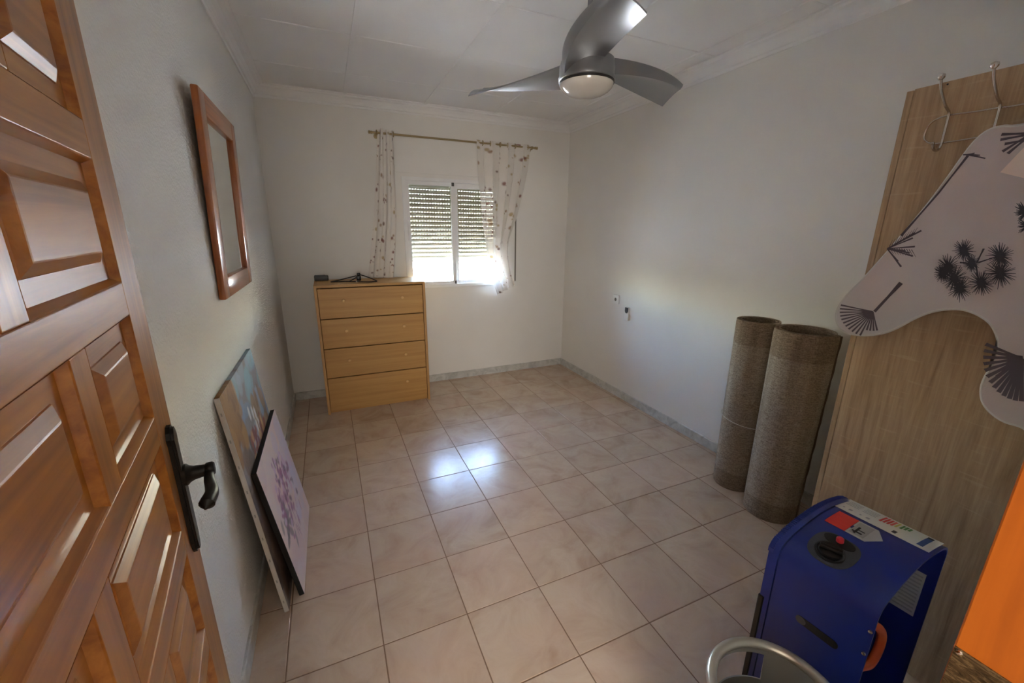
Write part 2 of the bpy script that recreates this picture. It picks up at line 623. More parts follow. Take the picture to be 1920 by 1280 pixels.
# coving
cp = [(0, 0), (0, -0.085), (0.008, -0.085), (0.012, -0.070), (0.022, -0.066), (0.030, -0.045), (0.048, -0.026), (0.066, -0.020), (0.072, -0.010), (0.088, -0.008), (0.088, 0)]
def cove(name, f, label):
    tag(f.build(name, 'cornice_white'), label, 'cornice', kind='structure')
cove('trim_1', MB().prism([(XL+a, CZ+h+0.001) for a, h in cp], YF, YB, 'y'), 'white plaster coving above the mirror wall')
cove('trim_2', MB().prism([(XR-a, CZ+h+0.001) for a, h in cp], YF, YB, 'y'), 'white plaster coving above the rolled rugs wall')
cove('trim_3', MB().prism([(YB-a, CZ+h+0.001) for a, h in cp], XL, XR, 'x'), 'white plaster coving above the window wall')
cove('trim_4', MB().prism([(YF+a, CZ+h+0.001) for a, h in cp], XL, XR, 'x'), 'white plaster coving above the doorway wall')
# baseboards
BH = 0.072
def bprof(s):
    return [(0, 0), (0.011*s, 0), (0.011*s, BH-0.004), (0.008*s, BH), (0, BH)]
tag(MB().prism([(XL+a, h) for a, h in bprof(1)], YF, YB, 'y').build('baseboard_left', 'grey_marble'), 'grey marble skirting under the mirror wall', 'baseboard', kind='structure')
tag(MB().prism([(XR-a, h) for a, h in bprof(1)], YF, YB, 'y').build('baseboard_right', 'grey_marble'), 'grey marble skirting behind the rolled rugs', 'baseboard', kind='structure')
tag(MB().prism([(YB-a, h) for a, h in bprof(1)], XL+0.012, XR-0.012, 'x').build('baseboard_back', 'grey_marble'), 'grey marble skirting under the window wall', 'baseboard', kind='structure')

# ------------------------------------------------------------------ window
win = empty('window_1', ((WX0+WX1)/2, YB, WZ0), 'white aluminium sliding window half covered by a roller shutter', 'window', kind='structure')
fy0, fy1 = YB-0.012, YB+0.065
def frame(x0, x1, z0, z1, t, y0, y1, name, m, par, tb=None):
    tb = tb or t
    b = MB()
    b.cbox(x0, x0+t, y0, y1, z0, z1, 0.002)
    b.cbox(x1-t, x1, y0, y1, z0, z1, 0.002)
    b.cbox(x0+t, x1-t, y0, y1, z1-t, z1, 0.002)
    b.cbox(x0+t, x1-t, y0, y1, z0, z0+tb, 0.002)
    return b.build(name, m, par)
frame(WX0-0.012, WX1+0.012, WZ0-0.012, WZ1+0.012, 0.030, fy0, fy1, 'window_frame', 'white_aluminium', win)
mid = (WX0+WX1)/2
s1 = frame(WX0+0.016, 1.112, WZ0+0.016, WZ1-0.016, 0.036, YB+0.004, YB+0.028, 'sash', 'white_aluminium', win, 0.03)
s2 = frame(1.100, WX1-0.016, WZ0+0.016, WZ1-0.016, 0.048, YB+0.034, YB+0.058, 'sash', 'white_aluminium', win, 0.03)
MB().box(WX0+0.05, 1.078, YB+0.014, YB+0.018, WZ0+0.044, WZ1-0.05).build('pane', 'clear_glass', s1)
MB().box(1.146, WX1-0.062, YB+0.044, YB+0.048, WZ0+0.044, WZ1-0.05).build('pane', 'clear_glass', s2)
MB().cbox(WX0+0.024, WX0+0.046, YB-0.010, YB+0.006, 1.42, 1.60, 0.003).build('sash_latch', 'white_aluminium', s1)
MB().cbox(1.084, 1.108, YB-0.004, YB+0.006, WZ1-0.05, WZ1-0.018, 0.002).build('sash_stop', 'grey_plastic', s1)
MB().cbox(1.092, 1.108, YB-0.004, YB+0.006, WZ0+0.016, WZ0+0.046, 0.002).build('sash_stop', 'grey_plastic', s1)
MB().cbox(WX0-0.02, WX1+0.02, YB+0.065, YB+0.27, WZ0-0.03, WZ0, 0.004).build('outer_sill', 'cornice_white', win)
# shutter box cover on the wall above the window
MB().cbox(0.50, 1.74, YB-0.011, YB+0.002, 2.012, 2.166, 0.002).build('shutter_box_cover', 'wall_paint', win)
# roller shutter: each slat its own piece, with the perforated joint strip above it
SY = YB+0.105
SZ0 = 1.235
pitch = 0.0408
prof = [(-0.004, 0.0), (0.000, 0.004), (0.0045, 0.012), (0.0055, 0.018), (0.0045, 0.025), (0.000, 0.0350), (-0.004, 0.0393)]
b = MB()
poly = [(SY-a, z) for a, z in prof]+[(SY-a+0.004, z) for a, z in reversed(prof)]
b.prism([(p[0], p[1]) for p in poly], WX0+0.004, WX1-0.004, 'x')
xx = WX0+0.004
while xx < WX1-0.012:
    b.box(xx, xx+0.0160, SY+0.001, SY+0.0045, 0.033, pitch+0.001)
    xx += 0.0265
k = 0
first = None
while SZ0+k*pitch < WZ1+0.05:
    if first is None:
        first = b.build('shutter_slat', 'shutter_plastic', win, world=True)
        first.location.z += SZ0
    else:
        dupe(first, win, first.location+Vector((0, 0, k*pitch)))
    k += 1
MB().cbox(WX0+0.004, WX1-0.004, SY-0.006, SY+0.006, SZ0-0.022, SZ0, 0.003).build('shutter_bottom_bar', 'shutter_plastic', win)
# strap of the shutter on the wall
b = MB()
b.box(1.738, 1.752, YB-0.012, YB-0.010, 0.99, 2.01)
st = b.build('shutter_strap', 'strap_grey', win)
MB().cbox(1.730, 1.760, YB-0.030, YB+0.001, 0.955, 1.005, 0.004).build('strap_guide', 'white_plastic', win)

# ------------------------------------------------------------------ outside the window
mat('terrace', lin(214, 206, 192), 0.9)
mat('garden_wall_paint', lin(228, 224, 216), 0.8)
mat('far_foliage', lin(58, 66, 54), 0.8)
tg = MB().box(-9, 12, YB+0.24, 22, -0.3, -0.02).build('terrace_ground', 'terrace'); tag(tg, 'sunlit terrace ground outside the window', 'ground', kind='structure')
gw = MB()
gw.box(-9, 12, 12.0, 12.25, -0.02, 0.22)
gw.box(-9, 12, 11.95, 12.30, 0.22, 0.28)
g = gw.build('garden_wall', 'garden_wall_paint'); tag(g, 'low pale garden wall seen through the gap under the shutter', 'wall')
for i in range(5):
    bx = 2.2+i*0.62
    b = MB()
    for q in range(9):
        a = random.uniform(-0.42, 0.42)
        L = random.uniform(0.42, 0.66)
        dx = math.sin(a)*L
        b.add([(bx-0.02, 12.8, -0.02), (bx+0.02, 12.8, -0.02), (bx+dx*0.5+0.025, 12.8-0.1*a, L*0.6), (bx+dx*0.5-0.025, 12.8-0.1*a, L*0.6), (bx+dx, 12.8+0.15*a, L)],
              [(0, 1, 2, 3), (3, 2, 4)])
    o = b.build('garden_plant', 'far_foliage')
    tag(o, 'spiky garden plant growing behind the low pale garden wall', 'plant', 'garden plants outside the window')

# ------------------------------------------------------------------ curtain rod and curtains
RY, RZ = YB-0.085, 2.312
pl_ = ony(690, 246, RY); pr_ = ony(1008, 279, RY)
RZ = (pl_.z+pr_.z)/2
rod = empty('curtain_rod', (pl_.x, RY, RZ), 'brass curtain rod with capped ends above the window', 'curtain rod')
b = MB(); b.tube([(pl_.x+0.02, RY, RZ), (pr_.x-0.02, RY, RZ)], 0.0085, 12); b.build('pole', 'brass_rod', rod, smooth=True)
for x, s in ((pl_.x, 1), (pr_.x, -1)):
    MB().lathe([(0.004, 0), (0.013, 0.003), (0.013, 0.012), (0.010, 0.016), (0.012, 0.022), (0.012, 0.03)] if s > 0 else [(0.012, -0.03), (0.012, -0.022), (0.010, -0.016), (0.013, -0.012), (0.013, -0.003), (0.004, 0)], (x, RY, RZ), 16, 'x').build('finial', 'brass_rod', rod, smooth=True)
for x in (pl_.x+0.07, pr_.x-0.06):
    b = MB()
    b.tube([(x, YB+0.002, RZ-0.012), (x, RY, RZ-0.012)], 0.006, 8)
    b.lathe([(0.02, -0.012), (0.02, 0.002)], (x, YB, RZ-0.012), 16, 'y')
    b.lathe([(0.0135, -0.006), (0.0135, 0.006)], (x, RY, RZ), 14, 'x')
    b.build('rod_bracket', 'brass_rod', rod, smooth=True)


def curtain(name, left, right, folds, amp, matname, label, nu=110, nv=200, seed=1, eyelets=(), ybase=RY, yshift=0.0):
    """left/right: edge polylines from top to bottom as (x, z)"""
    L = smoothpts([(a, 0, z) for a, z in left], 10)
    R = smoothpts([(a, 0, z) for a, z in right], 10)
    def samp(P, t):
        f = t*(len(P)-1); i = min(int(f), len(P)-2); return P[i].lerp(P[i+1], f-i)
    rg = np.random.default_rng(seed)
    ph = rg.uniform(0, 6, 4)
    verts, cols = [], []
    # printed flowers in cloth space
    W_cloth, H_cloth = 0.62, 1.35
    spots = []
    for q in range(84):
        cx, cy = rg.uniform(0, W_cloth), rg.uniform(0, H_cloth)
        kind = rg.integers(0, 4)
        c = [(0.24, 0.06, 0.05), (0.40, 0.24, 0.14), (0.20, 0.10, 0.08), (0.52, 0.38, 0.18)][kind]
        spots.append((cx, cy, rg.uniform(0.009, 0.019), c))
        for z in range(rg.integers(0, 3)):
            spots.append((cx+rg.normal(0, 0.02), cy+rg.normal(0, 0.02), rg.uniform(0.004, 0.008), c))
    U, V = np.meshgrid(np.linspace(0, 1, nu+1), np.linspace(0, 1, nv+1))
    colr = np.ones(U.shape+(3,))*np.array([0.92, 0.87, 0.81])
    for cx, cy, r, c in spots:
        d2 = ((U*W_cloth-cx)**2+(V*H_cloth-cy)**2)
        a = np.clip(1.3-d2/(r*r), 0, 1)[..., None]*0.85
        colr = colr*(1-a)+np.array(c)*a
    for j in range(nv+1):
        v = j/nv
        l, r = samp(L, v), samp(R, v)
        for i in range(nu+1):
            u = i/nu
            wob = math.sin(u*folds*2*PI+ph[0]+0.5*math.sin(v*2.2+ph[1]))
            a = amp*(1-0.25*v)
            x = l.x+(r.x-l.x)*u+0.10*(r.x-l.x)/folds*math.sin(u*folds*4*PI+ph[2])
            z = l.z+(r.z-l.z)*u
            y = ybase+yshift*v+a*wob+0.006*math.sin(u*23+v*6)
            verts.append((x, y, z))
            cols.append(tuple(colr[j, i])+(1.0,))
    faces = [(j*(nu+1)+i, j*(nu+1)+i+1, (j+1)*(nu+1)+i+1, (j+1)*(nu+1)+i) for j in range(nv) for i in range(nu)]
    top = L[0]
    root = empty(name, ((L[-1].x+R[-1].x)/2, ybase, min(L[-1].z, R[-1].z)), label, 'curtain')
    o = MB().add(verts, faces).build('cloth', matname, root, smooth=True, autos=180)
    at = o.data.color_attributes.new('Col', 'FLOAT_COLOR', 'POINT')
    at.data.foreach_set('color', np.array(cols).ravel())
    for x in eyelets:
        MB().tube([(x+0.006*math.sin(t*PI/8)*0.0, RY+0.019*math.cos(t*PI/8), RZ+0.019*math.sin(t*PI/8)) for t in range(16)], 0.0045, 8, closed=True).build('eyelet', 'brass_rod', root, smooth=True)
    return root


def cp2(pts):
    return [(p.x, p.z) for p in (ony(x, y, RY) for x, y in pts)]


curtain('curtain', cp2([(709, 241), (707, 310), (703, 400), (697, 470), (693, 519)]), cp2([(736, 245), (740, 310), (744, 400), (743, 470), (740, 521)]),
        2.5, 0.024, 'curtain_cloth', 'narrow cream curtain with red flower print hanging behind the dresser', 70, 200, 3,
        eyelets=[ony(x, 249, RY).x for x in (706, 714, 727, 737)])
curtain('curtain', cp2([(892, 262), (896, 330), (903, 410), (911, 470), (919, 515), (932, 553)]), cp2([(996, 272), (988, 330), (972, 400), (955, 456), (957, 500), (966, 534)]),
        3.5, 0.026, 'curtain_sheer', 'wide sheer cream curtain with flower print gathered over the open window half', 120, 220, 5,
        eyelets=[ony(x, 272, RY).x for x in (905, 919, 938, 951, 966, 989)])

# ------------------------------------------------------------------ chest of drawers
dx0, dx1, dyf, dyb, dzt = -0.176, 0.693, 2.250, 2.655, 1.092
dr = empty('chest_of_drawers', ((dx0+dx1)/2, (dyf+dyb)/2, 0), 'light beech chest of four drawers in front of the window wall', 'dresser')
T = 0.021
MB().cbox(dx0, dx0+T, dyf-0.006, dyb, 0, dzt-0.001, 0.002).build('side_panel', 'beech_tall', dr)
MB().cbox(dx1-T, dx1, dyf-0.006, dyb, 0, dzt-0.001, 0.002).build('side_panel', 'beech_tall', dr)
MB().cbox(dx0+T, dx1-T, dyf-0.004, dyb, dzt-T, dzt, 0.002).build('top_panel', 'beech', dr)
MB().box(dx0+T, dx1-T, dyb-0.01, dyb-0.004, 0.03, dzt-T).build('back_panel', 'beech', dr)
MB().cbox(dx0+T, dx1-T, dyf+0.034, dyf+0.050, 0.0, 0.064, 0.001).build('plinth', 'beech', dr)
zz = [0.066, 0.318, 0.571, 0.819, 1.067]
for i in range(4):
    z0, z1 = zz[i]+0.003, zz[i+1]-0.004
    d = MB().cbox(dx0+T+0.003, dx1-T-0.003, dyf+0.002, dyf+0.021, z0, z1, 0.002)
    d.box(dx0+T+0.02, dx1-T-0.02, dyf+0.021, dyb-0.03, z0+0.02, z1-0.04)
    d = d.build('drawer', 'beech', dr)
    zk = z0+0.143
    for x in ((0.032, 0.494) if i else (0.494,)):
        MB().lathe([(0.006, 0.004), (0.005, -0.008), (0.009, -0.012), (0.0125, -0.018), (0.011, -0.024), (0.0, -0.026)], (x, dyf+0.002, zk), 16, 'y').build('knob', 'knob_wood', d, smooth=True)

# things on the dresser
P = lambda x, y: onz(x, y, dzt)
c0 = onz(604, 526, dzt)
adp = empty('power_adapter', (c0.x, c0.y, dzt), 'dark grey boxy adapter lying on the dresser corner', 'adapter')
MB().cbox(c0.x-0.060, c0.x+0.052, c0.y-0.025, c0.y+0.030, dzt, dzt+0.044, 0.008).build('body', 'grey_plastic', adp, smooth=True)
MB().cbox(c0.x-0.056, c0.x+0.03, c0.y-0.02, c0.y+0.02, dzt+0.044, dzt+0.047, 0.001).build('lid', 'heater_plate', adp)
cbx = onz(672, 528, dzt)
cord = empty('phone_charger', (cbx.x, cbx.y, dzt), 'black charger with looped cable on the dresser beside the adapter', 'charger')
cz = dzt+0.005
def q(x, y, up=0.0):
    p = onz(x, y, dzt); yy = 2.33+(min(p.y, 2.75)-2.33)*0.45; k = (yy-CAM.y)/(p.y-CAM.y); return (CAM.x+(p.x-CAM.x)*k, yy, cz+up*1.6)
b = MB()
b.tube(smoothpts([q(620, 526), q(640, 525), q(664, 527), q(690, 529.5), q(704, 528), q(706, 525.5), q(697, 521.5, 0.006), q(684, 520.5, 0.02), q(675, 521, 0.028)], 6), 0.0045, 8)
b.build('cable', 'black_rubber', cord, smooth=True)
b = MB()
b.tube(smoothpts([q(620, 526.2), q(633, 524, 0.004), q(650, 522, 0.012), q(668, 520.5, 0.022)], 6), 0.0045, 8)
b.tube(smoothpts([q(655, 526), q(660, 523, 0.004), q(668, 520.6, 0.012)], 6), 0.0045, 8)
b.build('cable', 'black_rubber', cord, smooth=True)
p = q(673, 521.5)
b = MB(); b.cbox(p[0]-0.020, p[0]+0.016, p[1]-0.018, p[1]+0.018, dzt, dzt+0.044, 0.007)
pg = b.build('plug', 'black_plastic', cord, smooth=True)
MB().cbox(p[0]-0.014, p[0]+0.014, p[1]-0.014, p[1]+0.014, dzt+0.044, dzt+0.066, 0.006).build('plug_collar', 'black_plastic', pg, smooth=True)
p = q(670, 527)
o = MB().lathe([(0.0, 0), (0.014, 0.0), (0.016, 0.004), (0.012, 0.009), (0.0, 0.010)], (p[0], p[1], dzt), 20).build('white_cap', 'white_plastic', None, smooth=True)
tag(o, 'tiny white plastic cap lying inside the loop of black cord', 'cap')

# ------------------------------------------------------------------ mirror on the left wall
my0, my1, mz0, mz1 = 0.622, 1.268, 1.247, 2.000
mir = empty('wall_mirror', (XL+0.001, (my0+my1)/2, mz0), 'rectangular mirror in a varnished brown wooden frame on the stippled wall', 'mirror', rot=(0, math.atan2(0.026, mz1-mz0), 0))
hw_, hh, fw = (my1-my0)/2, mz1-mz0, 0.082
def fbar(y0, y1, z0, z1, m):
    return MB().cbox(0.0, 0.024, y0, y1, z0, z1, 0.005).build('frame_bar', m, mir, world=False, smooth=True)
fbar(-hw_, -hw_+fw, 0, hh, 'mirror_wood_tall')
fbar(hw_-fw, hw_, 0, hh, 'mirror_wood_tall')
fbar(-hw_+fw, hw_-fw, 0, fw, 'mirror_wood_wide')
fbar(-hw_+fw, hw_-fw, hh-fw, hh, 'mirror_wood_wide')
MB().box(0.004, 0.010, -hw_+fw-0.004, hw_-fw+0.004, fw-0.004, hh-fw+0.004).build('mirror_glass', 'mirror_glass', mir, world=False)

# ------------------------------------------------------------------ paintings leaning on the left wall


def strokes_image(nx, ny, base, strokes):
    U, V = np.meshgrid(np.linspace(0, 1, nx), np.linspace(0, 1, ny))
    img = np.zeros((ny, nx, 3))+np.array(base)
    for (cx, cy, rx, ry, ang, c, op) in strokes:
        ca, sa = math.cos(ang), math.sin(ang)
        a = (U-cx)*ca+(V-cy)*sa
        b_ = -(U-cx)*sa+(V-cy)*ca
        d = np.sqrt((a/rx)**2+(b_/ry)**2)
        m_ = np.clip((1.15-d)/0.25, 0, 1)[..., None]*op
        img = img*(1-m_)+np.array(c)*m_
    return img


def painting(name, label, y0, y1, height, xb, xt, thick, img, side_mat, top_painted, staples):
    W = y1-y0
    lean = math.asin((xb-xt)/height)
    root = empty(name, (xb, (y0+y1)/2, 0.0), label, 'painting', rot=(0, -lean, 0))
    # local: x = normal out of the face (face at x=0), y along the wall, z up the canvas
    zoff = thick*math.sin(lean)+0.0005
    b = MB()
    b.cbox(-thick, -0.0008, -W/2, W/2, zoff, zoff+height, 0.002)
    b.build('stretcher', side_mat, root, world=False)
    ny, nx = img.shape[:2]
    vs_, fs_, cs = [], [], []
    for j in range(ny):
        for i in range(nx):
            vs_.append((0, -W/2+W*i/(nx-1), zoff+height*j/(ny-1)))
            cs.append((*img[j, i], 1))
    for j in range(ny-1):
        for i in range(nx-1):
            fs_.append((j*nx+i, j*nx+i+1, (j+1)*nx+i+1, (j+1)*nx+i))
    if top_painted:
        k0 = len(vs_)
        for i in range(nx):
            vs_.append((-thick*0.95, -W/2+W*i/(nx-1), zoff+height+0.0006))
            cs.append((*img[-1, i], 1))
        for i in range(nx):
            vs_.append((0, -W/2+W*i/(nx-1), zoff+height+0.0006))
            cs.append((*img[-1, i], 1))
        for i in range(nx-1):
            fs_.append((k0+i, k0+i+1, k0+nx+i+1, k0+nx+i))
    me = D.meshes.new('painted_canvas')
    me.from_pydata(vs_, [], fs_)
    me.materials.append(MATS['paint_strokes'])
    at = me.color_attributes.new('Col', 'FLOAT_COLOR', 'POINT')
    at.data.foreach_set('color', np.array(cs).ravel())
    o = D.objects.new('painted_canvas', me)
    COL.objects.link(o)
    o.parent = root
    if staples:
        for k in range(9):
            zc = zoff+height*(0.05+0.11*k)
            MB().box(-thick*0.62, -thick*0.4, -W/2-0.0012, -W/2+0.0005, zc, zc+0.012).build('staple', 'staple', root, world=False)
    return root


L_ = lambda r, g, b: lin(r, g, b)[:3]
st1 = []
rg = np.random.default_rng(4)
for k in range(60):   # sky
    st1.append((rg.uniform(0.25, 1), rg.uniform(0.45, 1.0), rg.uniform(0.05, 0.14), rg.uniform(0.02, 0.06), rg.uniform(-0.5, 0.5), L_(*[(146, 164, 184), (132, 150, 180), (160, 170, 186), (140, 174, 186)][rg.integers(0, 4)]), 0.6))
for k in range(70):   # ochre building on the near side
    st1.append((rg.uniform(0, 0.27), rg.uniform(0.76, 1.0), rg.uniform(0.03, 0.07), rg.uniform(0.03, 0.07), rg.uniform(-0.4, 0.4), L_(*[(150, 104, 50), (166, 120, 62), (128, 84, 40)][rg.integers(0, 3)]), 0.8))
for k in range(90):   # dark brown lower side
    st1.append((rg.uniform(0, 0.33), rg.uniform(0.0, 0.70), rg.uniform(0.03, 0.08), rg.uniform(0.03, 0.08), rg.uniform(0, 3), L_(*[(84, 66, 58), (98, 76, 64), (72, 56, 50), (112, 90, 76)][rg.integers(0, 4)]), 0.8))
for k in range(30):   # ochre mountain on the far side
    st1.append((rg.uniform(0.6, 0.92), rg.uniform(0.60, 0.80), rg.uniform(0.03, 0.08), rg.uniform(0.03, 0.07), rg.uniform(0, 3), L_(*[(146, 118, 84), (132, 104, 72), (160, 132, 100)][rg.integers(0, 3)]), 0.8))
for k in range(110):   # village and figures
    st1.append((rg.uniform(0.32, 0.8), rg.uniform(0.36, 0.72), rg.uniform(0.012, 0.03), rg.uniform(0.02, 0.045), rg.uniform(0, 3), L_(*[(206, 160, 112), (188, 136, 90), (150, 72, 56), (132, 58, 50), (216, 208, 204), (170, 116, 80)][rg.integers(0, 6)]), 0.85))
for cx, cy in ((0.46, 0.80), (0.54, 0.78), (0.60, 0.76), (0.62, 0.70), (0.56, 0.71)):
    st1.append((cx, cy, 0.022, 0.032, 0.1, L_(222, 218, 216), 0.9))
for cx, cy in ((0.44, 0.70), (0.50, 0.64), (0.56, 0.60), (0.64, 0.66)):
    st1.append((cx, cy, 0.026, 0.045, 0.3, L_(128, 56, 50), 0.85))
for k in range(20):
    st1.append((rg.uniform(0.6, 1), rg.uniform(0.0, 0.4), 0.05, 0.04, rg.uniform(0, 3), L_(*[(140, 150, 160), (120, 140, 156), (160, 140, 120)][rg.integers(0, 3)]), 0.7))
img1 = strokes_image(90, 130, L_(140, 132, 130), st1)
painting('village_painting', 'large unframed canvas of a village under blue sky leaning on the wall', 0.300, 0.958, 0.962, -0.337, XL+0.020, 0.018, img1, 'canvas_side', True, True)
st2 = []
for k in range(50):
    st2.append((rg.uniform(0, 1), rg.uniform(0, 1), rg.uniform(0.08, 0.2), rg.uniform(0.05, 0.12), rg.uniform(0, 3), L_(*[(222, 200, 190), (226, 192, 186), (216, 196, 196), (212, 184, 182)][rg.integers(0, 4)]), 0.5))
for k in range(26):
    st2.append((rg.uniform(0.6, 1), rg.uniform(0.2, 0.9), rg.uniform(0.06, 0.12), rg.uniform(0.06, 0.12), rg.uniform(0, 3), L_(204, 192, 206), 0.5))
for k in range(18):   # foliage on the near lower side
    st2.append((rg.normal(0.24, 0.07), rg.normal(0.42, 0.10), rg.uniform(0.015, 0.035), rg.uniform(0.03, 0.07), rg.uniform(0, 3), L_(*[(124, 116, 112), (108, 102, 98), (142, 130, 130)][rg.integers(0, 3)]), 0.75))
for k in range(130):   # blossoms
    t = rg.uniform(0, 1)
    st2.append((0.28+0.40*t+rg.normal(0, 0.09), 0.50+0.16*math.sin(t*3)+rg.normal(0, 0.10), rg.uniform(0.012, 0.035), rg.uniform(0.012, 0.04), rg.uniform(0, 3), L_(*[(168, 110, 140), (150, 96, 130), (206, 172, 194), (186, 140, 166), (124, 100, 116), (214, 190, 206), (120, 96, 110)][rg.integers(0, 7)]), 0.8))
for k in range(14):
    st2.append((0.5+rg.normal(0, 0.12), 0.26+rg.normal(0, 0.06), 0.006, 0.05, rg.uniform(-0.5, 0.5), L_(176, 128, 150), 0.8))
img2 = strokes_image(90, 100, L_(222, 198, 188), st2)
painting('blossom_painting', 'smaller black edged canvas of purple blossom leaning in front of the village painting', 0.364, 0.992, 0.622, -0.283, -0.379, 0.020, img2, 'canvas_black', False, False)

# ------------------------------------------------------------------ socket and fan remote on the right wall
s0 = onx(1154.5, 561, XR-0.01)
so = empty('wall_socket', (XR, s0.y, s0.z), 'small square white wall socket beside the fan remote', 'socket')
MB().cbox(XR-0.012, XR, s0.y-0.043, s0.y+0.043, s0.z-0.043, s0.z+0.043, 0.005).build('plate', 'white_plastic', so, smooth=True)
MB().lathe([(0.0, -0.0125), (0.012, -0.0125), (0.0135, -0.0135), (0.015, -0.0135), (0.015, -0.010)], (XR, s0.y, s0.z), 20, 'x').build('socket_well', 'strap_grey', so, smooth=True)
r0 = onx(1175, 588, XR-0.02)
ro = empty('fan_remote', (XR, r0.y, r0.z-0.06), 'black topped white remote control in a wall holder', 'remote')
MB().cbox(XR-0.026, XR, r0.y-0.028, r0.y+0.028, r0.z-0.060, r0.z-0.002, 0.006).build('holder', 'white_plastic', ro, smooth=True)
MB().cbox(XR-0.023, XR-0.004, r0.y-0.023, r0.y+0.023, r0.z-0.045, r0.z+0.058, 0.006).build('handset', 'white_plastic', ro, smooth=True)
fp = [(r0.y+a, r0.z+h) for a, h in [(-0.019, 0.055), (0.019, 0.055), (0.019, 0.022), (0.011, 0.008), (0.0, 0.004), (-0.011, 0.008), (-0.019, 0.022)]]
MB().prism(fp, XR-0.0275, XR-0.022, 'x').build('face_plate', 'black_plastic', ro)

# ------------------------------------------------------------------ ceiling fan
HX, HY, HZ = 1.050, 0.419, 2.149
fan = empty('ceiling_fan', (HX, HY, CZ), 'silver three blade ceiling fan with a frosted light dome', 'ceiling fan')
MB().lathe([(0.0, CZ-HZ+0.0), (0.066, CZ-HZ), (0.066, CZ-HZ-0.03), (0.05, CZ-HZ-0.055), (0.02, CZ-HZ-0.07), (0.0, CZ-HZ-0.07)], (HX, HY, HZ), 32).build('canopy', 'fan_silver', fan, smooth=True)
MB().tube([(HX, HY, HZ+0.09), (HX, HY, CZ-0.05)], 0.0115, 16).build('downrod', 'fan_silver', fan, smooth=True)
MB().lathe([(0.0, 0.125), (0.024, 0.122), (0.03, 0.10), (0.085, 0.088), (0.112, 0.072), (0.119, 0.05), (0.119, 0.012), (0.122, 0.006), (0.122, -0.006), (0.117, -0.010), (0.0, -0.010)], (HX, HY, HZ), 48).build('motor_housing', 'fan_silver', fan, smooth=True)
MB().lathe([(0.116, -0.006), (0.1185, -0.010), (0.1185, -0.016), (0.114, -0.019), (0.0, -0.019)], (HX, HY, HZ), 48).build('dark_ring', 'fan_dark', fan, smooth=True)
MB().lathe([(0.1155*math.cos(t*PI/2/12), -0.017-0.050*math.sin(t*PI/2/12)) for t in range(13)], (HX, HY, HZ), 48).build('light_dome', 'frosted_glass', fan, smooth=True)


def bez(P, t):
    a, b_, c = [Vector(p) for p in P]
    return a*(1-t)**2+b_*2*t*(1-t)+c*t*t


# local blade frame: (r outward, lateral ccw, z)
crease = [(0.062, -0.104, 0.004), (0.30, -0.135, 0.030), (0.563, -0.032, 0.044)]
trail = [(0.098, 0.052, 0.052), (0.30, 0.050, 0.020), (0.571, 0.078, -0.006)]
lead = [(0.048, -0.114, 0.052), (0.30, -0.155, 0.062), (0.563, -0.044, 0.056)]
NS, NC = 26, 9
phi = 0.110
for kb in range(3):
    a = phi+kb*2*PI/3
    e1 = Vector((math.cos(a), math.sin(a), 0)); e2 = Vector((-e1.y, e1.x, 0)); e3 = Vector((0, 0, 1))
    rows = []
    for i in range(NS+1):
        t = i/NS
        A, B_, C_ = bez(lead, t), bez(crease, t), bez(trail, t)
        row = [A, A.lerp(B_, 0.5)+Vector((0, -0.004*(1-t), 0))]
        for j in range(NC+1):
            s = j/NC
            p = B_.lerp(C_, s)
            p.z += 0.018*math.sin(PI*s)*(1-0.3*t)
            p.x += 0.008*math.sin(PI*s)*t
            row.append(p)
        rows.append(row)
    nrow = len(rows[0])
    bm_ = MB()
    vs_ = []
    for row in rows:
        for p in row:
            vs_.append(Vector((HX, HY, HZ))+e1*p.x+e2*p.y+e3*p.z)
    for row in rows:
        for p in row:
            vs_.append(Vector((HX, HY, HZ+0.006))+e1*p.x+e2*p.y+e3*p.z)
    N0 = len(rows)*nrow
    fs_ = []
    for i in range(NS):
        for j in range(nrow-1):
            k0 = i*nrow+j
            fs_.append((k0, k0+1, k0+nrow+1, k0+nrow))
            fs_.append((N0+k0, N0+k0+nrow, N0+k0+nrow+1, N0+k0+1))
    for j in range(nrow-1):
        fs_.append((j, N0+j, N0+j+1, j+1))
        kk = NS*nrow+j
        fs_.append((kk, kk+1, N0+kk+1, N0+kk))
    for i in range(NS):
        for j in (0, nrow-1):
            k0 = i*nrow+j
            fs_.append((k0, k0+nrow, N0+k0+nrow, N0+k0))
    bm_.add(vs_, fs_).build('blade', 'fan_silver', fan, smooth=True, autos=50)

# ------------------------------------------------------------------ rolled rugs


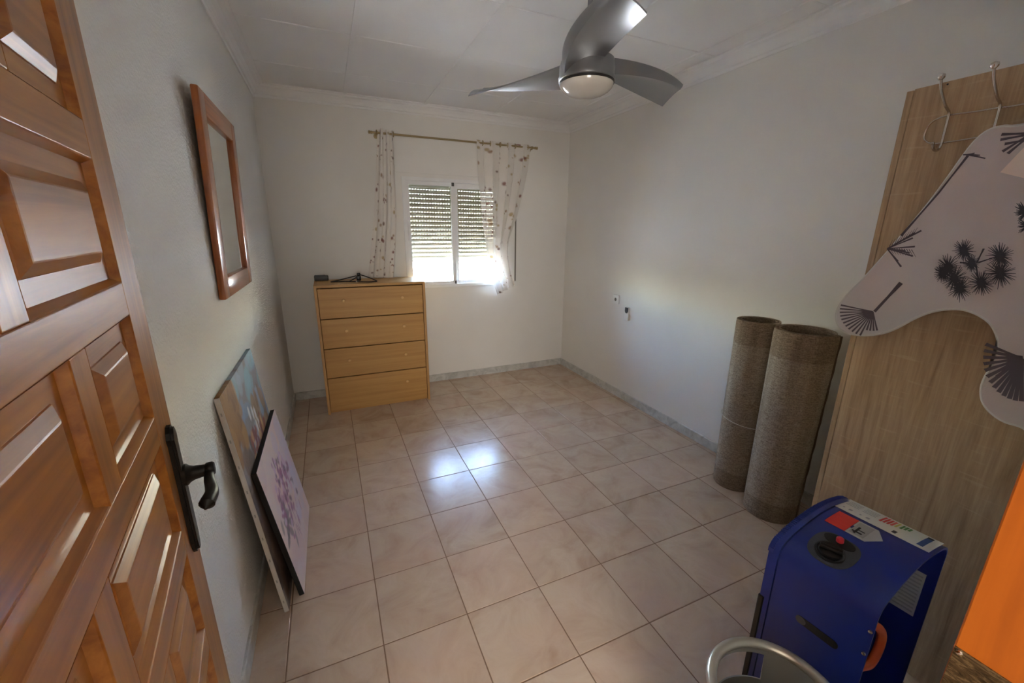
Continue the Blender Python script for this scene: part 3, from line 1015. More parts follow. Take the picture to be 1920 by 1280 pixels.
def rug(name, label, bx, by, tx, ty, rb, rt, h, seam, turns, group, string=False):
    root = empty(name, (bx, by, 0), label, 'rug', group)
    th = 0.013
    NA = 30
    n = int(NA*turns)
    zs = [0, 0.02, 0.25, 0.5, 0.75, 0.98, 1.0]
    def P(k, f, off):
        a = seam-2*PI*k/NA
        r = rb+(rt-rb)*f-off-(th+0.004)*k/NA
        cx, cy = (tx-bx)*f, (ty-by)*f
        return (cx+r*math.cos(a), cy+r*math.sin(a), h*f+0.0005)
    vs_, fs_ = [], []
    m_ = len(zs)
    for off in (0, th):
        for k in range(n+1):
            for f in zs:
                vs_.append(P(k, f, off+(0.002 if f in (0, 1.0) and off == 0 else 0)))
    N0 = (n+1)*m_
    for k in range(n):
        for i in range(m_-1):
            a = k*m_+i
            fs_.append((a, a+1, a+m_+1, a+m_))
            fs_.append((N0+a, N0+a+m_, N0+a+m_+1, N0+a+1))
        a = k*m_
        fs_.append((a, a+m_, N0+a+m_, N0+a))
        a = k*m_+m_-1
        fs_.append((a, N0+a, N0+a+m_, a+m_))
    for k in (0, n):
        for i in range(m_-1):
            a = k*m_+i
            fs_.append((a, a+1, N0+a+1, N0+a))
    MB().add(vs_, fs_).build('rolled_mat', 'rug_weave', root, world=False, smooth=True, autos=60)
    # bound edge along the outer seam
    pts = [P(0, f, -0.001) for f in np.linspace(0.004, 0.996, 24)]
    MB().tube([(p[0]+0.0015*math.sin(i*2.1), p[1]+0.0015*math.cos(i*2.1), p[2]) for i, p in enumerate(pts)], 0.006, 6).build('bound_edge', 'rug_back', root, world=False, smooth=True)
    if string:
        f = 0.415
        MB().tube([((tx-bx)*f+(rb+(rt-rb)*f+0.003)*math.cos(t*PI/16), (ty-by)*f+(rb+(rt-rb)*f+0.003)*math.sin(t*PI/16), h*f+0.02*math.cos(t*PI/16-2.2)) for t in range(32)], 0.0016, 6, closed=True).build('tie_string', 'string_white', root, world=False)
    return root


rug('rolled_rug', 'slimmer rolled brown woven rug tied with white string', 2.150, 0.222, 2.160, 0.226, 0.115, 0.122, 1.040, math.radians(-104), 1.9, 'rolled rugs standing by the wall', True)
rug('rolled_rug', 'thicker rolled brown woven rug beside the oak wardrobe', 2.103, -0.048, 2.130, -0.046, 0.133, 0.146, 1.045, math.radians(-76), 1.7, 'rolled rugs standing by the wall')

# ------------------------------------------------------------------ oak wardrobe, hook rack and printed cover
PX = 1.700                                   # front plane of the wardrobe, facing -x
wy1_, wy0_, wzt = onx(1700, 172, PX).y, YF+0.012, onx(1700, 172, PX).z
wd = empty('wardrobe', ((PX+XR)/2, (wy0_+wy1_)/2, 0), 'tall light oak wardrobe with a coat hook rack on its door', 'wardrobe')
MB().cbox(PX+0.002, XR-0.025, wy1_-0.018, wy1_, 0.0, wzt, 0.0015).build('side_panel', 'oak_panel', wd)
MB().cbox(PX+0.002, XR-0.025, wy0_, wy0_+0.018, 0.0, wzt, 0.0015).build('side_panel', 'oak_panel', wd)
MB().cbox(PX+0.024, XR-0.025, wy0_+0.018, wy1_-0.018, wzt-0.020, wzt-0.001, 0.0015).build('top_panel', 'oak_panel', wd)
MB().cbox(PX+0.024, XR-0.025, wy0_+0.018, wy1_-0.018, 0.05, 0.068, 0.0015).build('bottom_panel', 'oak_panel', wd)
MB().box(XR-0.031, XR-0.025, wy0_+0.018, wy1_-0.018, 0.05, wzt-0.02).build('back_panel', 'oak_panel', wd)
dpan = MB().cbox(PX, PX+0.018, wy0_+0.004, wy1_-0.0205, 0.004, wzt+0.002, 0.0015).build('door', 'oak_panel', wd)
MB().lathe([(0.0, -0.0008), (0.0026, -0.0008), (0.0026, 0.002)], tuple(onx(1777, 158, PX)), 10, 'x').build('screw_hole', 'black_plastic', dpan)

HKX = PX-0.009
rk = empty('hook_rack', tuple(onx(1800, 270, PX)), 'chrome wire coat hook rack fixed to the wardrobe door', 'hooks')
g2 = lambda x, y, X=HKX: onx(x, y, X)
# stadium shaped wire
up = [g2(1920, 195), g2(1878, 201), g2(1830, 209), g2(1785, 215), g2(1762, 221), g2(1745, 232), g2(1736, 246), g2(1733, 259), g2(1738, 266), g2(1750, 269), g2(1765, 268), g2(1800, 263), g2(1830, 258), g2(1870, 253), g2(1920, 246)]
y_end = -0.95
up = [Vector((HKX, y_end, up[0].z+0.004))]+up+[Vector((HKX, y_end, up[-1].z-0.008))]
MB().tube(smoothpts([tuple(p) for p in up], 6), 0.0025, 8).build('wire_loop', 'chrome', rk, smooth=True)
first_h = None
def hook(ytop, par):
    """double hook in the plane perpendicular to the panel at y"""
    b = MB()
    zt = 0.0
    pts = [(-0.129, 0, 0.104), (-0.112, 0, 0.076), (-0.085, 0, 0.050), (-0.045, 0, 0.020), (-0.010, 0, 0.004), (-0.004, 0, -0.02), (-0.004, 0, -0.07), (-0.005, 0, -0.118), (-0.018, 0, -0.138), (-0.045, 0, -0.142), (-0.064, 0, -0.132), (-0.070, 0, -0.122)]
    K = (HKX-CAM.x)/2.363
    b.tube(smoothpts([tuple(c*K for c in p) for p in pts], 5), 0.0048*K, 10)
    b.lathe([(r*K, h*K) for r, h in ((0.0, -0.011), (0.007, -0.010), (0.0115, -0.004), (0.0125, 0.002), (0.0105, 0.008), (0.005, 0.011), (0.0, 0.0115))], (-0.131*K, 0, 0.112*K), 16)
    b.lathe([(r*K, h*K) for r, h in ((0.0, -0.007), (0.005, -0.005), (0.007, 0.0), (0.005, 0.005), (0.0, 0.007))], (-0.071*K, 0, -0.118*K), 12)
    o = b.build('coat_hook', 'chrome', par, world=False, smooth=True)
    return o
for (x, y) in ((1781, 212), (1877, 197)):
    p = g2(x, y)
    if first_h is None:
        first_h = hook(0, rk)
        first_h.location = p-rk.location
    else:
        dupe(first_h, rk, p-rk.location)
for yy in (-0.86,):
    dupe(first_h, rk, Vector((HKX, yy, p.z-0.005))-rk.location)

# printed fabric cover hanging from the hooks
FX = PX-0.085
KF = (FX-CAM.x)/2.263
out = [(1908, 236), (1880, 237), (1852, 245), (1828, 264), (1805, 293), (1775, 335), (1740, 382), (1700, 430), (1655, 482), (1615, 526), (1585, 556), (1570, 580), (1568, 600), (1577, 617), (1597, 626), (1625, 628), (1655, 624), (1683, 613), (1712, 597), (1742, 585), (1775, 579), (1806, 580), (1836, 591), (1858, 608), (1870, 632), (1871, 656), (1862, 684), (1848, 706), (1840, 728), (1842, 752), (1856, 772), (1882, 790), (1918, 802)]
o2 = [Vector((p.y, p.z)) for p in (onx(x, y, FX) for x, y in out)]
o2 += [Vector((CAM.y+(t[0]-CAM.y)*KF, CAM.z+(t[1]-CAM.z)*KF)) for t in ((-0.86, 0.80), (-0.95, 0.83), (-1.02, 0.93), (-1.03, 1.10), (-1.00, 1.35), (-0.92, 1.60), (-0.80, 1.80), (-0.68, 1.89))]
sp_ = smoothpts([(0, p[0], p[1]) for p in o2], 4, closed=True)
poly = [(p.y, p.z) for p in sp_]
cov = empty('printed_cover', (FX, -0.75, min(p[1] for p in poly)), 'padded white fabric cover with grey palm tree print hanging from the hook rack', 'fabric cover')
bm = bmesh.new()
vsb = [bm.verts.new((FX, a, z)) for a, z in poly]
fc = bm.faces.new(vsb)
bmesh.ops.triangulate(bm, faces=[fc])
fv = [tuple(v.co) for v in bm.verts]
bm.verts.index_update()
ff = [[v.index for v in f.verts] for f in bm.faces]
bm.free()
b = MB()
n_ = len(fv)
b.add(fv+[(x+0.012, y, z) for x, y, z in fv], ff+[[n_+i for i in reversed(f)] for f in ff]+[(i, (i+1) % n_, n_+(i+1) % n_, n_+i) for i in range(n_)])
b.build('padded_cloth', 'fabric_white', cov)
MB().tube([(FX+0.004, a, z) for a, z in poly], 0.0048, 8, closed=True).build('binding', 'fabric_binding', cov, smooth=True)
# stitch line inside the edge
cen = Vector((0, -0.62, 1.30))
PK = FX-0.0012


def P3(x, y, d=0.0):
    p = onx(x, y, FX); return Vector((PK-d, p.y, p.z))


def stroke(b, a, c, w0, w1, d=0.0):
    A, C_ = P3(*a, d), P3(*c, d)
    t = (C_-A)
    nrm = Vector((0, -t.z, t.y)).normalized()
    M = A.lerp(C_, 0.45)
    w0, w1 = w0*KF, w1*KF
    wm = max(w0, w1)*0.62
    b.add([A-nrm*w0/2, A+nrm*w0/2, M+nrm*wm/2, C_+nrm*w1/2, C_-nrm*w1/2, M-nrm*wm/2], [(0, 1, 2, 5), (5, 2, 3, 4)])


def tuft(b, cx, cy, r, n, a0=0, a1=360, w=0.004, seed=0, d=0.0):
    rr = random.Random(seed)
    for k in range(n):
        a = math.radians(a0+(a1-a0)*k/n+rr.uniform(-4, 4))
        L = r*rr.uniform(0.75, 1.05)
        stroke(b, (cx, cy), (cx+L*math.cos(a), cy+L*math.sin(a)), w, 0.0014, d+k*0.00001)


def prnt(fn, m='print_ink'):
    b = MB(); fn(b); b.build('palm_print', m, cov)
def f1(b):   # cluster of spiky palms
    for i, (cx, cy, r) in enumerate([(1778, 500, 24), (1790, 522, 28), (1808, 470, 22), (1822, 494, 16), (1876, 480, 28), (1876, 512, 30), (1840, 530, 26), (1800, 540, 26), (1768, 512, 18)]):
        tuft(b, cx, cy, r, 32, 0, 360, 0.0052, i)
    for a, c in (((1835, 492), (1878, 478)), ((1830, 496), (1836, 528)), ((1828, 492), (1812, 474)), ((1830, 494), (1800, 492)), ((1845, 466), (1832, 492))):
        stroke(b, a, c, 0.006, 0.006, 0.0003)
def f2(b):   # upside down palm near the arm tip
    stroke(b, (1690, 530), (1640, 584), 0.017, 0.012)
    for k in range(15):
        ang = math.radians(80+k*8.2)
        L = 62 if k > 3 else 46
        stroke(b, (1637, 584), (1637+L*math.cos(ang), 584+L*0.78*math.sin(ang)), 0.006, 0.008, k*0.00002)
def f3(b):   # palm on the slanted edge
    for k, (ex, ey) in enumerate([(1728, 432), (1712, 446), (1716, 462), (1706, 474), (1712, 480), (1690, 500), (1698, 470), (1684, 490), (1716, 436)]):
        stroke(b, (1664, 466), (ex, ey), 0.005, 0.007, k*0.00002)
    for k in range(10):
        t = k/10
        stroke(b, (1668+50*t, 462-25*t), (1674+52*t, 450-26*t), 0.003, 0.0012, 0.0003)
        stroke(b, (1668+46*t, 464+4*t), (1676+46*t, 476+6*t), 0.003, 0.0012, 0.0003)
    stroke(b, (1815, 292), (1760, 362), 0.009, 0.007)
    stroke(b, (1760, 362), (1690, 442), 0.007, 0.010)
    for ex, ey in ((1848, 297), (1838, 291), (1806, 290), (1828, 287)):
        stroke(b, (1818, 290), (ex, ey), 0.008, 0.004, 0.0004)
def f4(b):   # big crown at the frame edge, upper
    for k, (ex, ey) in enumerate([(1878, 252), (1876, 262), (1880, 284), (1890, 288), (1884, 270)]):
        stroke(b, (1925, 250+k*3), (ex, ey), 0.008, 0.010, k*0.00002)
def f5(b):   # big crown in the lower lobe
    for k in range(13):
        ang = math.radians(92+k*9)
        stroke(b, (1918, 672), (1918+74*math.cos(ang), 672+80*math.sin(ang)), 0.007, 0.013, k*0.00002)
    for k in range(6):
        stroke(b, (1918, 668), (1870-k*0.5, 660+k*9), 0.004, 0.005, 0.0005)
def f6(b):
    tuft(b, 1925, 398, 24, 14, 130, 250, 0.007, 8)
    tuft(b, 1928, 424, 22, 10, 140, 230, 0.006, 9)
prnt(f1, 'print_ink_dark'); prnt(f2); prnt(f3); prnt(f4); prnt(f5); prnt(f6, 'print_ink_dark')
pk = [P3(x, y, 0.001) for x, y in ((1876, 323), (1921, 276), (1935, 300), (1925, 335))]
b = MB(); b.add([tuple(p) for p in pk]+[tuple(p+Vector((0.0012, 0, 0))) for p in pk], [(0, 1, 2, 3), (7, 6, 5, 4)]+[(i, (i+1) % 4, 4+(i+1) % 4, 4+i) for i in range(4)])
b.build('pink_patch', 'patch_pink', cov)

# ------------------------------------------------------------------ gas heater
hx0, hx1, hyf, hyb = 0.990, 1.402, -0.700, -0.940      # front faces +y, open back faces -y
hz = 0.714
ht = empty('gas_heater', ((hx0+hx1)/2, (hyf+hyb)/2, 0), 'blue metal cabinet gas heater with open back beside the oak wardrobe', 'heater')
def hood_profile(g=0.0, zb=0.045):
    x0, x1 = hx0+g, hx1-g
    pts = [(x0, zb)]
    r = 0.042-g*0.5
    ztop = hz-g
    pts += [(x0, ztop-r)]
    pts += [(x0+r-r*math.cos(t), ztop-r+r*math.sin(t)) for t in (0.35, 0.75, 1.1)]
    for s in np.linspace(0.14, 0.86, 9):
        pts.append((x0+(x1-x0)*s, ztop-0.006+0.032*math.sin(PI*s)))
    pts += [(x1-r+r*math.cos(t), ztop-r+r*math.sin(t)) for t in (1.1, 0.75, 0.35)]
    pts += [(x1, ztop-r), (x1, zb)]
    return pts
def shell(prof_o, prof_i, y0, y1, name, m, par, smooth=True):
    n = len(prof_o)
    vs_ = [(x, y0, z) for x, z in prof_o]+[(x, y1, z) for x, z in prof_o]+[(x, y0, z) for x, z in prof_i]+[(x, y1, z) for x, z in prof_i]
    fs_ = []
    for i in range(n-1):
        fs_ += [(i, i+1, n+i+1, n+i), (2*n+i, 3*n+i, 3*n+i+1, 2*n+i+1), (i, 2*n+i, 2*n+i+1, i+1), (n+i, n+i+1, 3*n+i+1, 3*n+i)]
    for i in (0, n-1):
        fs_.append((i, n+i, 3*n+i, 2*n+i))
    return MB().add(vs_, fs_).build(name, m, par, smooth=smooth, autos=35)
shell(hood_profile(), hood_profile(0.005), hyb, hyf-0.026, 'hood', 'heater_blue', ht)
shell(hood_profile(-0.003), hood_profile(0.006), hyf-0.024, hyf, 'front_bezel', 'heater_blue', ht)
# ribs of the vent along the bezel
pr = hood_profile(-0.0035)
b = MB()
tp = [p for p in pr if p[1] > hz-0.04]
for i in range(len(tp)-1):
    for s in np.linspace(0, 1, 5, endpoint=False):
        x = tp[i][0]+(tp[i+1][0]-tp[i][0])*s; z = tp[i][1]+(tp[i+1][1]-tp[i][1])*s
        b.box(x-0.0016, x+0.0016, hyf-0.010, hyf+0.003, z-0.012, z+0.001)
tag(b.build('vent_ribs', 'heater_blue', ht), kind='stuff')
MB().cbox(hx0+0.006, hx1-0.006, hyf-0.12, hyf-0.002, 0.06, hz-0.065, 0.004).build('burner_housing', 'heater_blue', ht)
for k in range(3):
    MB().cbox(hx0+0.05+k*0.107, hx0+0.05+k*0.107+0.098, hyf-0.004, hyf+0.004, 0.24, 0.50, 0.003).build('ceramic_plate', 'sticker_pale_grey', ht)
b = MB()
for k in range(8):
    z = 0.24+k*0.037
    b.tube([(hx0+0.04, hyf+0.012, z), (hx1-0.04, hyf+0.012, z)], 0.002, 6)
for x in (hx0+0.04, (hx0+hx1)/2, hx1-0.04):
    b.tube([(x, hyf+0.002, 0.225), (x, hyf+0.012, 0.23), (x, hyf+0.012, 0.51), (x, hyf+0.002, 0.515)], 0.002, 6)
b.build('front_guard', 'chrome', ht)
MB().cbox(hx0-0.006, hx0+0.004, hyf-0.012, hyf+0.004, 0.10, 0.53, 0.003).build('front_trim', 'black_plastic', ht)
MB().cbox(hx0+0.001, hx1-0.001, hyb-0.09, hyf, 0.035, 0.05, 0.004).build('base_tray', 'heater_blue', ht)
for x in (hx0+0.04, hx1-0.04):
    for y in (hyf-0.04, hyb-0.05):
        c = MB()
        c.lathe([(0.0, -0.008), (0.0165, -0.008), (0.018, -0.005), (0.018, 0.005), (0.0165, 0.008), (0.0, 0.008)], (x, y, 0.018), 16, 'x')
        c.box(x-0.012, x+0.012, y-0.008, y+0.008, 0.018, 0.037)
        c.build('castor', 'black_plastic', ht, smooth=True)


def top_z(x):
    s = (x-hx0)/(hx1-hx0)
    return hz-0.006+0.032*math.sin(PI*min(max(s, 0), 1))


def on_top(x, y, up=0.0):
    return Vector((x, y, top_z(x)+up))


def topquad(b, x0, x1, y0, y1, up, th=0.0006, nseg=4):
    """thin decal that follows the arched top"""
    for k in range(nseg):
        a = x0+(x1-x0)*k/nseg; c = x0+(x1-x0)*(k+1)/nseg
        za, zc = top_z(a), top_z(c)
        b.add([(a, y0, za+up), (c, y0, zc+up), (c, y1, zc+up), (a, y1, za+up), (a, y0, za+up+th), (c, y0, zc+up+th), (c, y1, zc+up+th), (a, y1, za+up+th)],
              [(0, 3, 2, 1), (4, 5, 6, 7), (0, 1, 5, 4), (2, 3, 7, 6)]+([(3, 0, 4, 7)] if k == 0 else [])+([(1, 2, 6, 5)] if k == nseg-1 else []))
    return b
# long label along the side nearest the panel
lx0, lx1, ly0, ly1 = hx1-0.138, hx1-0.018, hyb+0.008, hyf-0.018
lb = topquad(MB(), lx0, lx1, ly0, ly1, 0.0008).build('energy_label', 'sticker_white', ht)
lw, ll = lx1-lx0, ly1-ly0
def sub(u0, u1, v0, v1, m, nm):   # v runs from the front (0) to the back (1), u from left (0) to right (1)
    topquad(MB(), lx0+lw*u0, lx0+lw*u1, ly1-ll*v1, ly1-ll*v0, 0.0015, 0.0003, 2).build(nm, m, lb)
for r_ in range(2):
    v0 = 0.05+r_*0.19
    b = MB()
    for k in range(4):
        topquad(b, lx0+lw*(0.50+0.10*k), lx0+lw*(0.53+0.10*k), ly1-ll*(v0+0.15), ly1-ll*v0, 0.0015, 0.0003, 1)
    topquad(b, lx0+lw*0.16, lx0+lw*0.26, ly1-ll*(v0+0.14), ly1-ll*(v0+0.10), 0.0015, 0.0003, 1)
    topquad(b, lx0+lw*0.18, lx0+lw*0.24, ly1-ll*(v0+0.05), ly1-ll*(v0+0.03), 0.0015, 0.0003, 1)
    tag(b.build('small_print', 'sticker_grey', lb), kind='stuff')
for k in range(4):
    sub(0.42+0.02*k, 0.90, 0.435+k*0.036, 0.460+k*0.036, 'sticker_pink' if k > 2 else 'sticker_red', 'rating_bar')
sub(0.52, 0.90, 0.582, 0.604, 'sticker_yellow', 'rating_bar')
for k in range(3):
    sub(0.56+0.05*k, 0.90, 0.625+k*0.034, 0.650+k*0.034, 'sticker_green', 'rating_bar')
sub(0.10, 0.26, 0.625, 0.665, 'sticker_ink', 'rating_mark')
sub(0.12, 0.80, 0.865, 0.925, 'sticker_blue', 'blue_emblem')
sub(0.80, 0.92, 0.865, 0.925, 'sticker_ink', 'emblem_bar')
# warning arrow sticker
wx0, wx1 = 1.160, 1.246
wy0, wy1 = hyf-0.145, hyf-0.044
wr_ = topquad(MB(), wx0, wx1, wy1-0.048, wy1, 0.0008).build('warning_label', 'sticker_red', ht)
b = MB()
za = lambda x: top_z(x)+0.0014
ap = [(wx0, wy1-0.048), (wx1, wy1-0.048), (wx1, wy1-0.092), ((wx0+wx1)/2, wy1-0.116), (wx0, wy1-0.092)]
b.add([(x, y, za(x)) for x, y in ap]+[(x, y, za(x)-0.0004) for x, y in ap], [(0, 1, 2, 3, 4), (9, 8, 7, 6, 5)]+[(i, (i+1) % 5, 5+(i+1) % 5, 5+i) for i in range(5)])
ar = b.build('arrow', 'sticker_pale_grey', wr_)
topquad(MB(), wx0+0.008, wx1-0.008, wy1-0.086, wy1-0.053, 0.0018, 0.0003, 2).build('pictogram', 'sticker_grey', wr_)
b = MB()
topquad(b, wx0+0.012, wx0+0.050, wy1-0.066, wy1-0.061, 0.0023, 0.0003, 1)
topquad(b, wx0+0.018, wx0+0.024, wy1-0.078, wy1-0.056, 0.0023, 0.0003, 1)
topquad(b, wx0+0.032, wx0+0.036, wy1-0.080, wy1-0.062, 0.0023, 0.0003, 1)
b.build('pictogram_lines', 'sticker_ink', wr_)
# control plate with knob and igniter button
kc = Vector((1.076, hyf-0.106, 0))
b = MB()
ell = [(kc.x+0.056*math.copysign(abs(math.cos(t))**0.75, math.cos(t)), kc.y+0.050*math.copysign(abs(math.sin(t))**0.75, math.sin(t))) for t in np.linspace(0, 2*PI, 40, endpoint=False)]
b.add([(x, y, top_z(x)+0.0012) for x, y in ell]+[(x, y, top_z(x)-0.004) for x, y in ell]+[(kc.x, kc.y, top_z(kc.x)+0.0025)],
      [(i, (i+1) % 40, 80) for i in range(40)]+[(i, 40+i, 40+(i+1) % 40, (i+1) % 40) for i in range(40)])
pl = b.build('control_plate', 'heater_plate', ht, smooth=True)
slope = math.atan2(top_z(kc.x+0.02)-top_z(kc.x-0.02), 0.04)
kn = Vector((kc.x-0.016, kc.y, top_z(kc.x-0.016)))
b = MB()
b.lathe([(0.034, 0.0), (0.034, 0.003), (0.030, 0.004), (0.029, 0.002), (0.026, 0.002), (0.025, 0.010), (0.0, 0.012)], (0, 0, 0), 32)
b.cbox(-0.006, 0.006, -0.024, 0.024, 0.006, 0.020, 0.003)
o = b.build('knob', 'black_plastic', pl, world=False, smooth=True)
o.location = kn-ht.location; o.rotation_euler = (0, -slope, 0.35)
bx_ = kc.x+0.034
o = MB().lathe([(0.026, 0.0), (0.026, 0.0025), (0.0, 0.003)], (0, 0, 0), 24).build('button_well', 'black_plastic', pl, world=False, smooth=True)
o.location = Vector((bx_-0.002, kc.y+0.002, top_z(bx_)))-ht.location; o.rotation_euler = (0, -slope, 0); o.scale = (0.75, 1.35, 1)
o = MB().lathe([(0.0085, 0.0), (0.0085, 0.012), (0.006, 0.015), (0.0, 0.016)], (0, 0, 0), 18).build('igniter_button', 'button_red', pl, world=False, smooth=True)
o.location = Vector((bx_, kc.y+0.002, top_z(bx_)))-ht.location; o.rotation_euler = (0, -slope, 0)
# recessed hand grip on the side
gz, gy = 0.541, hyb+0.100
def slot(y0, y1, z0, z1, x0, x1):
    r = (z1-z0)/2
    return [(y0+r-r*math.sin(t), (z0+z1)/2+r*math.cos(t)) for t in np.linspace(0, PI, 9)]+[(y1-r+r*math.sin(t), (z0+z1)/2-r*math.cos(t)) for t in np.linspace(0, PI, 9)]
MB().prism(slot(gy-0.048, gy+0.048, gz-0.011, gz+0.011, 0, 0), hx0-0.0012, hx0+0.001, 'x').build('hand_grip', 'black_plastic', ht)
MB().prism(slot(gy+0.024, gy+0.048, gz-0.0105, gz+0.0105, 0, 0), hx0-0.0020, hx0-0.0008, 'x').build('hand_grip_end', 'grey_plastic', ht)
# notice sheet stuck inside the far side panel
nb = MB().box(hx1-0.0072, hx1-0.0062, hyb+0.022, hyb+0.092, 0.445, 0.592).build('notice_sheet', 'sticker_pale_grey', ht)
b = MB()
for k in range(11):
    b.box(hx1-0.0078, hx1-0.0072, hyb+0.027, hyb+0.087-0.012*(k % 3), 0.455+k*0.0122, 0.4595+k*0.0122)
tag(b.build('small_print', 'sticker_grey', nb), kind='stuff')
# gas hose
hp = [(1.02, hyb+0.06, 0.63), (1.08, hyb+0.03, 0.59), (1.135, hyb+0.022, 0.545), (1.165, hyb+0.022, 0.495), (1.160, hyb+0.022, 0.450), (1.125, hyb+0.022, 0.436), (1.07, hyb+0.03, 0.45), (1.02, hyb+0.05, 0.42)]
MB().tube(smoothpts(hp, 8), 0.0105, 12).build('gas_hose', 'hose_orange', ht, smooth=True)
for (yy, z) in ((hyb+0.006, 0.64), (hyb+0.006, 0.575)):
    MB().lathe([(0.0, -0.004), (0.004, -0.003), (0.005, 0.0)], (hx0, yy, z), 10, 'x').build('screw', 'chrome', ht)

ht.rotation_euler.z = math.radians(5)

# ------------------------------------------------------------------ gas bottle
BZ = 0.555
bc = Vector((0.735, -0.929, 0)); RB = 0.128
bo = empty('gas_bottle', (bc.x, bc.y, 0), 'grey steel gas bottle with a ring handle in front of the blue heater', 'gas bottle')
MB().lathe([(0.0, 0.0), (0.115, 0.0), (0.120, 0.008), (0.120, 0.02), (0.140, 0.035), (0.149, 0.07), (0.150, 0.30), (0.147, 0.345), (0.135, 0.375), (0.112, 0.395), (0.08, 0.408), (0.04, 0.416), (0.0, 0.418)], (bc.x, bc.y, 0), 48).build('body', 'bottle_steel', bo, smooth=True)
# collar with two hand windows
NA = 96
rings_z = [0.385, 0.425, 0.462, 0.532, 0.548]
def rcol(z):
    return 0.112+(RB-0.112)*(z-0.385)/(BZ-0.385)
b = MB()
vs_, fs_ = [], []
for sgn in (0, 1):
    for z in rings_z:
        for k in range(NA):
            a = 2*PI*k/NA
            r = rcol(z)-0.003*sgn
            vs_.append((bc.x+r*math.cos(a), bc.y+r*math.sin(a), z))
def inwin(k):
    a = math.degrees(2*PI*(k+0.5)/NA) % 360
    return 45 < a < 142 or 225 < a < 322
M_ = len(rings_z)*NA
for i in range(len(rings_z)-1):
    for k in range(NA):
        if i == 2 and inwin(k):
            continue
        k1 = (k+1) % NA
        a_, b_, c_, d_ = i*NA+k, i*NA+k1, (i+1)*NA+k1, (i+1)*NA+k
        fs_.append((a_, b_, c_, d_)); fs_.append((M_+a_, M_+d_, M_+c_, M_+b_))
        if i == 2 and inwin(k1):
            fs_.append((b_, M_+b_, M_+c_, c_))
        if i == 2 and inwin((k-1) % NA):
            fs_.append((a_, d_, M_+d_, M_+a_))
for k in range(NA):
    k1 = (k+1) % NA
    if inwin(k):
        fs_.append((2*NA+k, 2*NA+k1, M_+2*NA+k1, M_+2*NA+k)); fs_.append((3*NA+k, M_+3*NA+k, M_+3*NA+k1, 3*NA+k1))
b.add(vs_, fs_).build('collar', 'bottle_steel', bo, smooth=True)
MB().tube([(bc.x+RB*math.cos(t*PI/32), bc.y+RB*math.sin(t*PI/32), BZ) for t in range(64)], 0.0115, 12, closed=True).build('ring_handle', 'bottle_handle', bo, smooth=True)
b = MB()
b.lathe([(0.026, 0.41), (0.026, 0.435), (0.018, 0.44), (0.018, 0.475), (0.0, 0.477)], (bc.x, bc.y, 0), 24)
b.build('valve', 'valve_brass', bo, smooth=True)
o = MB().cbox(-0.035, 0.035, -0.022, 0.022, 0.0, 0.018, 0.003).build('valve_cap', 'sticker_grey', bo, world=False, smooth=True)
o.location = (0.02, 0.03, 0.465); o.rotation_euler = (0.1, 0.15, 0.5)

# ------------------------------------------------------------------ door leaf
hinge = Vector((-0.228, YF, 0)); fe = Vector((-0.335, -0.430, 0))
dd = fe-hinge
DWid = dd.length
door = empty('door_1', hinge, 'varnished brown wooden door leaf with raised panels and black iron handle', 'door', kind='structure', rot=(0, 0, math.atan2(dd.y, dd.x)))
# local: x from hinge to free edge, y=0 visible face (normal -y), z up
TH = 0.036
S0, S1 = 0.100, 0.648
zb0, zt0 = 0.012, 2.115
def dbox(x0, x1, z0, z1, nm, m):
    MB().cbox(x0, x1, 0.0, TH, z0, z1, 0.0015).build(nm, m, door, world=False)
dbox(0.0, S0, zb0, zt0, 'stile', 'door_wood_tall')
dbox(S1, DWid, zb0, zt0, 'stile', 'door_wood_tall')
row_b = [0.190+0.2087*k for k in range(9)]     # bottoms of the openings
OH = 0.162
prevtop = zb0
for k, zb in enumerate(row_b):
    dbox(S0, S1, prevtop, zb, 'rail', 'door_wood_wide')
    prevtop = zb+OH
dbox(S0, S1, prevtop, zt0, 'rail', 'door_wood_wide')


def raised(x0, x1, z0, z1):
    ins = [(0, 0.0), (0.0012, 0.0012), (0.006, 0.009), (0.007, 0.0105), (0.031, 0.0105), (0.032, 0.0090), (0.044, 0.0025), (0.046, 0.0020)]
    vs_, fs_ = [], []
    for d, y in ins:
        vs_ += [(x0+d, y, z0+d), (x1-d, y, z0+d), (x1-d, y, z1-d), (x0+d, y, z1-d)]
    n = len(ins)
    for i in range(n-1):
        for k in range(4):
            fs_.append((i*4+k, i*4+(k+1) % 4, (i+1)*4+(k+1) % 4, (i+1)*4+k))
    fs_.append(tuple((n-1)*4+k for k in range(4)))
    kb = len(vs_)
    vs_ += [(x0, 0.024, z0), (x1, 0.024, z0), (x1, 0.024, z1), (x0, 0.024, z1)]
    fs_ += [(k, kb+k, kb+(k+1) % 4, (k+1) % 4) for k in range(4)]+[(kb, kb+3, kb+2, kb+1)]
    MB().add(vs_, fs_).build('raised_panel', 'door_wood_wide', door, world=False)
for k, zb in enumerate(row_b):
    # rows alternate: wide panel on the free side, then on the hinge side
    if k % 2 == 0:
        parts = ((S0, 0.300), (0.348, S1)); mu_ = (0.300, 0.348)
    else:
        parts = ((S0, 0.400), (0.448, S1)); mu_ = (0.400, 0.448)
    dbox(mu_[0], mu_[1], zb, zb+OH, 'mullion', 'door_wood_tall')
    for a, c in parts:
        raised(a, c, zb, zb+OH)
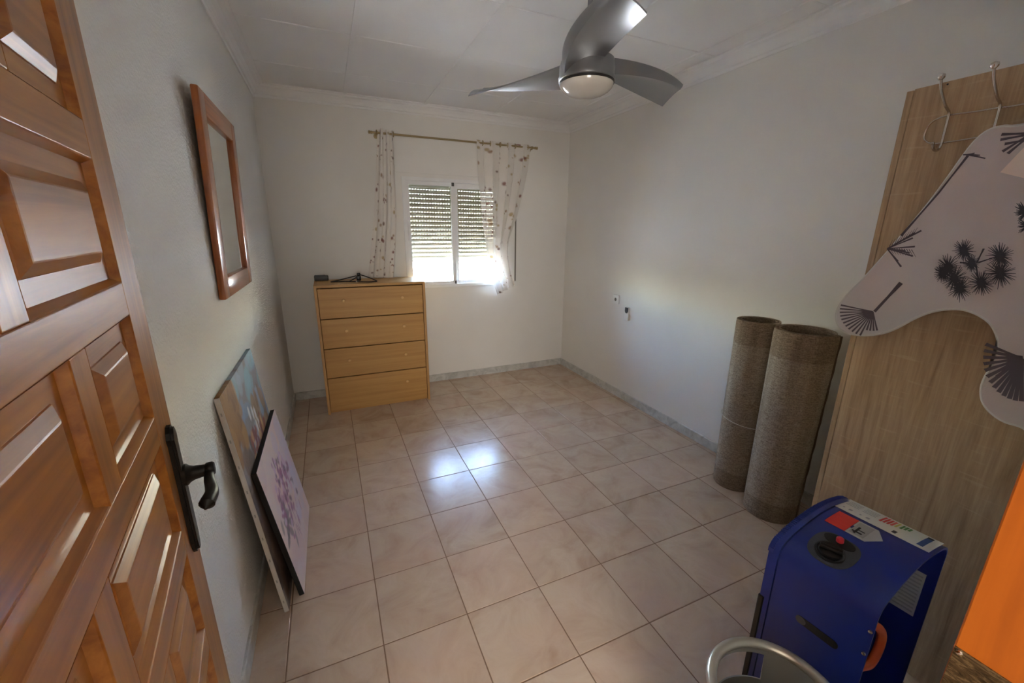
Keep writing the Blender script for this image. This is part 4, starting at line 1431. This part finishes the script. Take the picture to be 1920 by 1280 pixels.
# handle
hs_, hzc = 0.703, 1.068
b = MB()
pz = [(-0.124, 0.006), (-0.116, 0.012), (-0.10, 0.017), (0.095, 0.017), (0.108, 0.021), (0.118, 0.015), (0.126, 0.006)]
polyp = [(hs_-w_, hzc+z) for z, w_ in pz]+[(hs_+w_, hzc+z) for z, w_ in reversed(pz)]
b.prism(polyp, -0.006, 0.001, 'y')
polyp2 = [(hs_-w_*0.7, hzc+z*0.97) for z, w_ in pz]+[(hs_+w_*0.7, hzc+z*0.97) for z, w_ in reversed(pz)]
b.prism(polyp2, -0.010, -0.006, 'y')
hd = b.build('handle_plate', 'black_iron', door, world=False)
b = MB()
hl = hzc+0.030
b.lathe([(0.019, -0.008), (0.019, -0.014), (0.015, -0.018), (0.0125, -0.024), (0.0105, -0.040), (0.0125, -0.043), (0.0125, -0.051), (0.010, -0.054), (0.0, -0.054)], (hs_, 0, hl), 20, 'y')
lv = [(hs_, -0.046, hl), (hs_-0.022, -0.046, hl-0.007), (hs_-0.048, -0.050, hl-0.009), (hs_-0.076, -0.053, hl-0.006), (hs_-0.100, -0.049, hl-0.006), (hs_-0.114, -0.046, hl-0.010)]
b.tube(smoothpts(lv, 6), [0.009]*3+list(np.linspace(0.0075, 0.0115, 24))+[0.009, 0.007, 0.004, 0.002], 12)
b.build('handle_lever', 'black_iron', door, world=False, smooth=True)
for z in (0.25, 1.05, 1.85):
    MB().tube([(0.0, -0.004, z-0.045), (0.0, -0.004, z+0.045)], 0.006, 10).build('hinge', 'black_iron', door, world=False, smooth=True)

# ------------------------------------------------------------------ door frame (jambs and head) around the camera
JX = 0.5205
jr = tag(MB().cbox(JX, DX1, YF-0.16, YF+0.002, 0, DZ1, 0.002).build('trim_5', 'jamb_pine'), 'varnished pine door jamb with a worn brass strike plate', 'door frame', kind='structure')
sz = onx(1800, 1215, JX).z
MB().box(JX-0.0015, JX+0.001, YF-0.075, YF+0.0005, sz-0.20, sz).build('strike_plate', 'worn_brass', jr)
MB().lathe([(0.0, -0.004), (0.0022, -0.0035), (0.003, -0.0015)], (JX, YF-0.0035, sz-0.004), 10, 'x').build('screw', 'chrome', jr)
tag(MB().cbox(DX0, -0.232, YF-0.16, YF-0.002, 0, DZ1, 0.002).build('trim_6', 'jamb_pine'), 'varnished pine door jamb carrying the door hinges', 'door frame', kind='structure')
tag(MB().cbox(DX0, DX1, YF-0.16, YF+0.0, DZ1-0.03, DZ1+0.002, 0.002).build('trim_7', 'jamb_pine'), 'varnished pine head of the door frame', 'door frame', kind='structure')
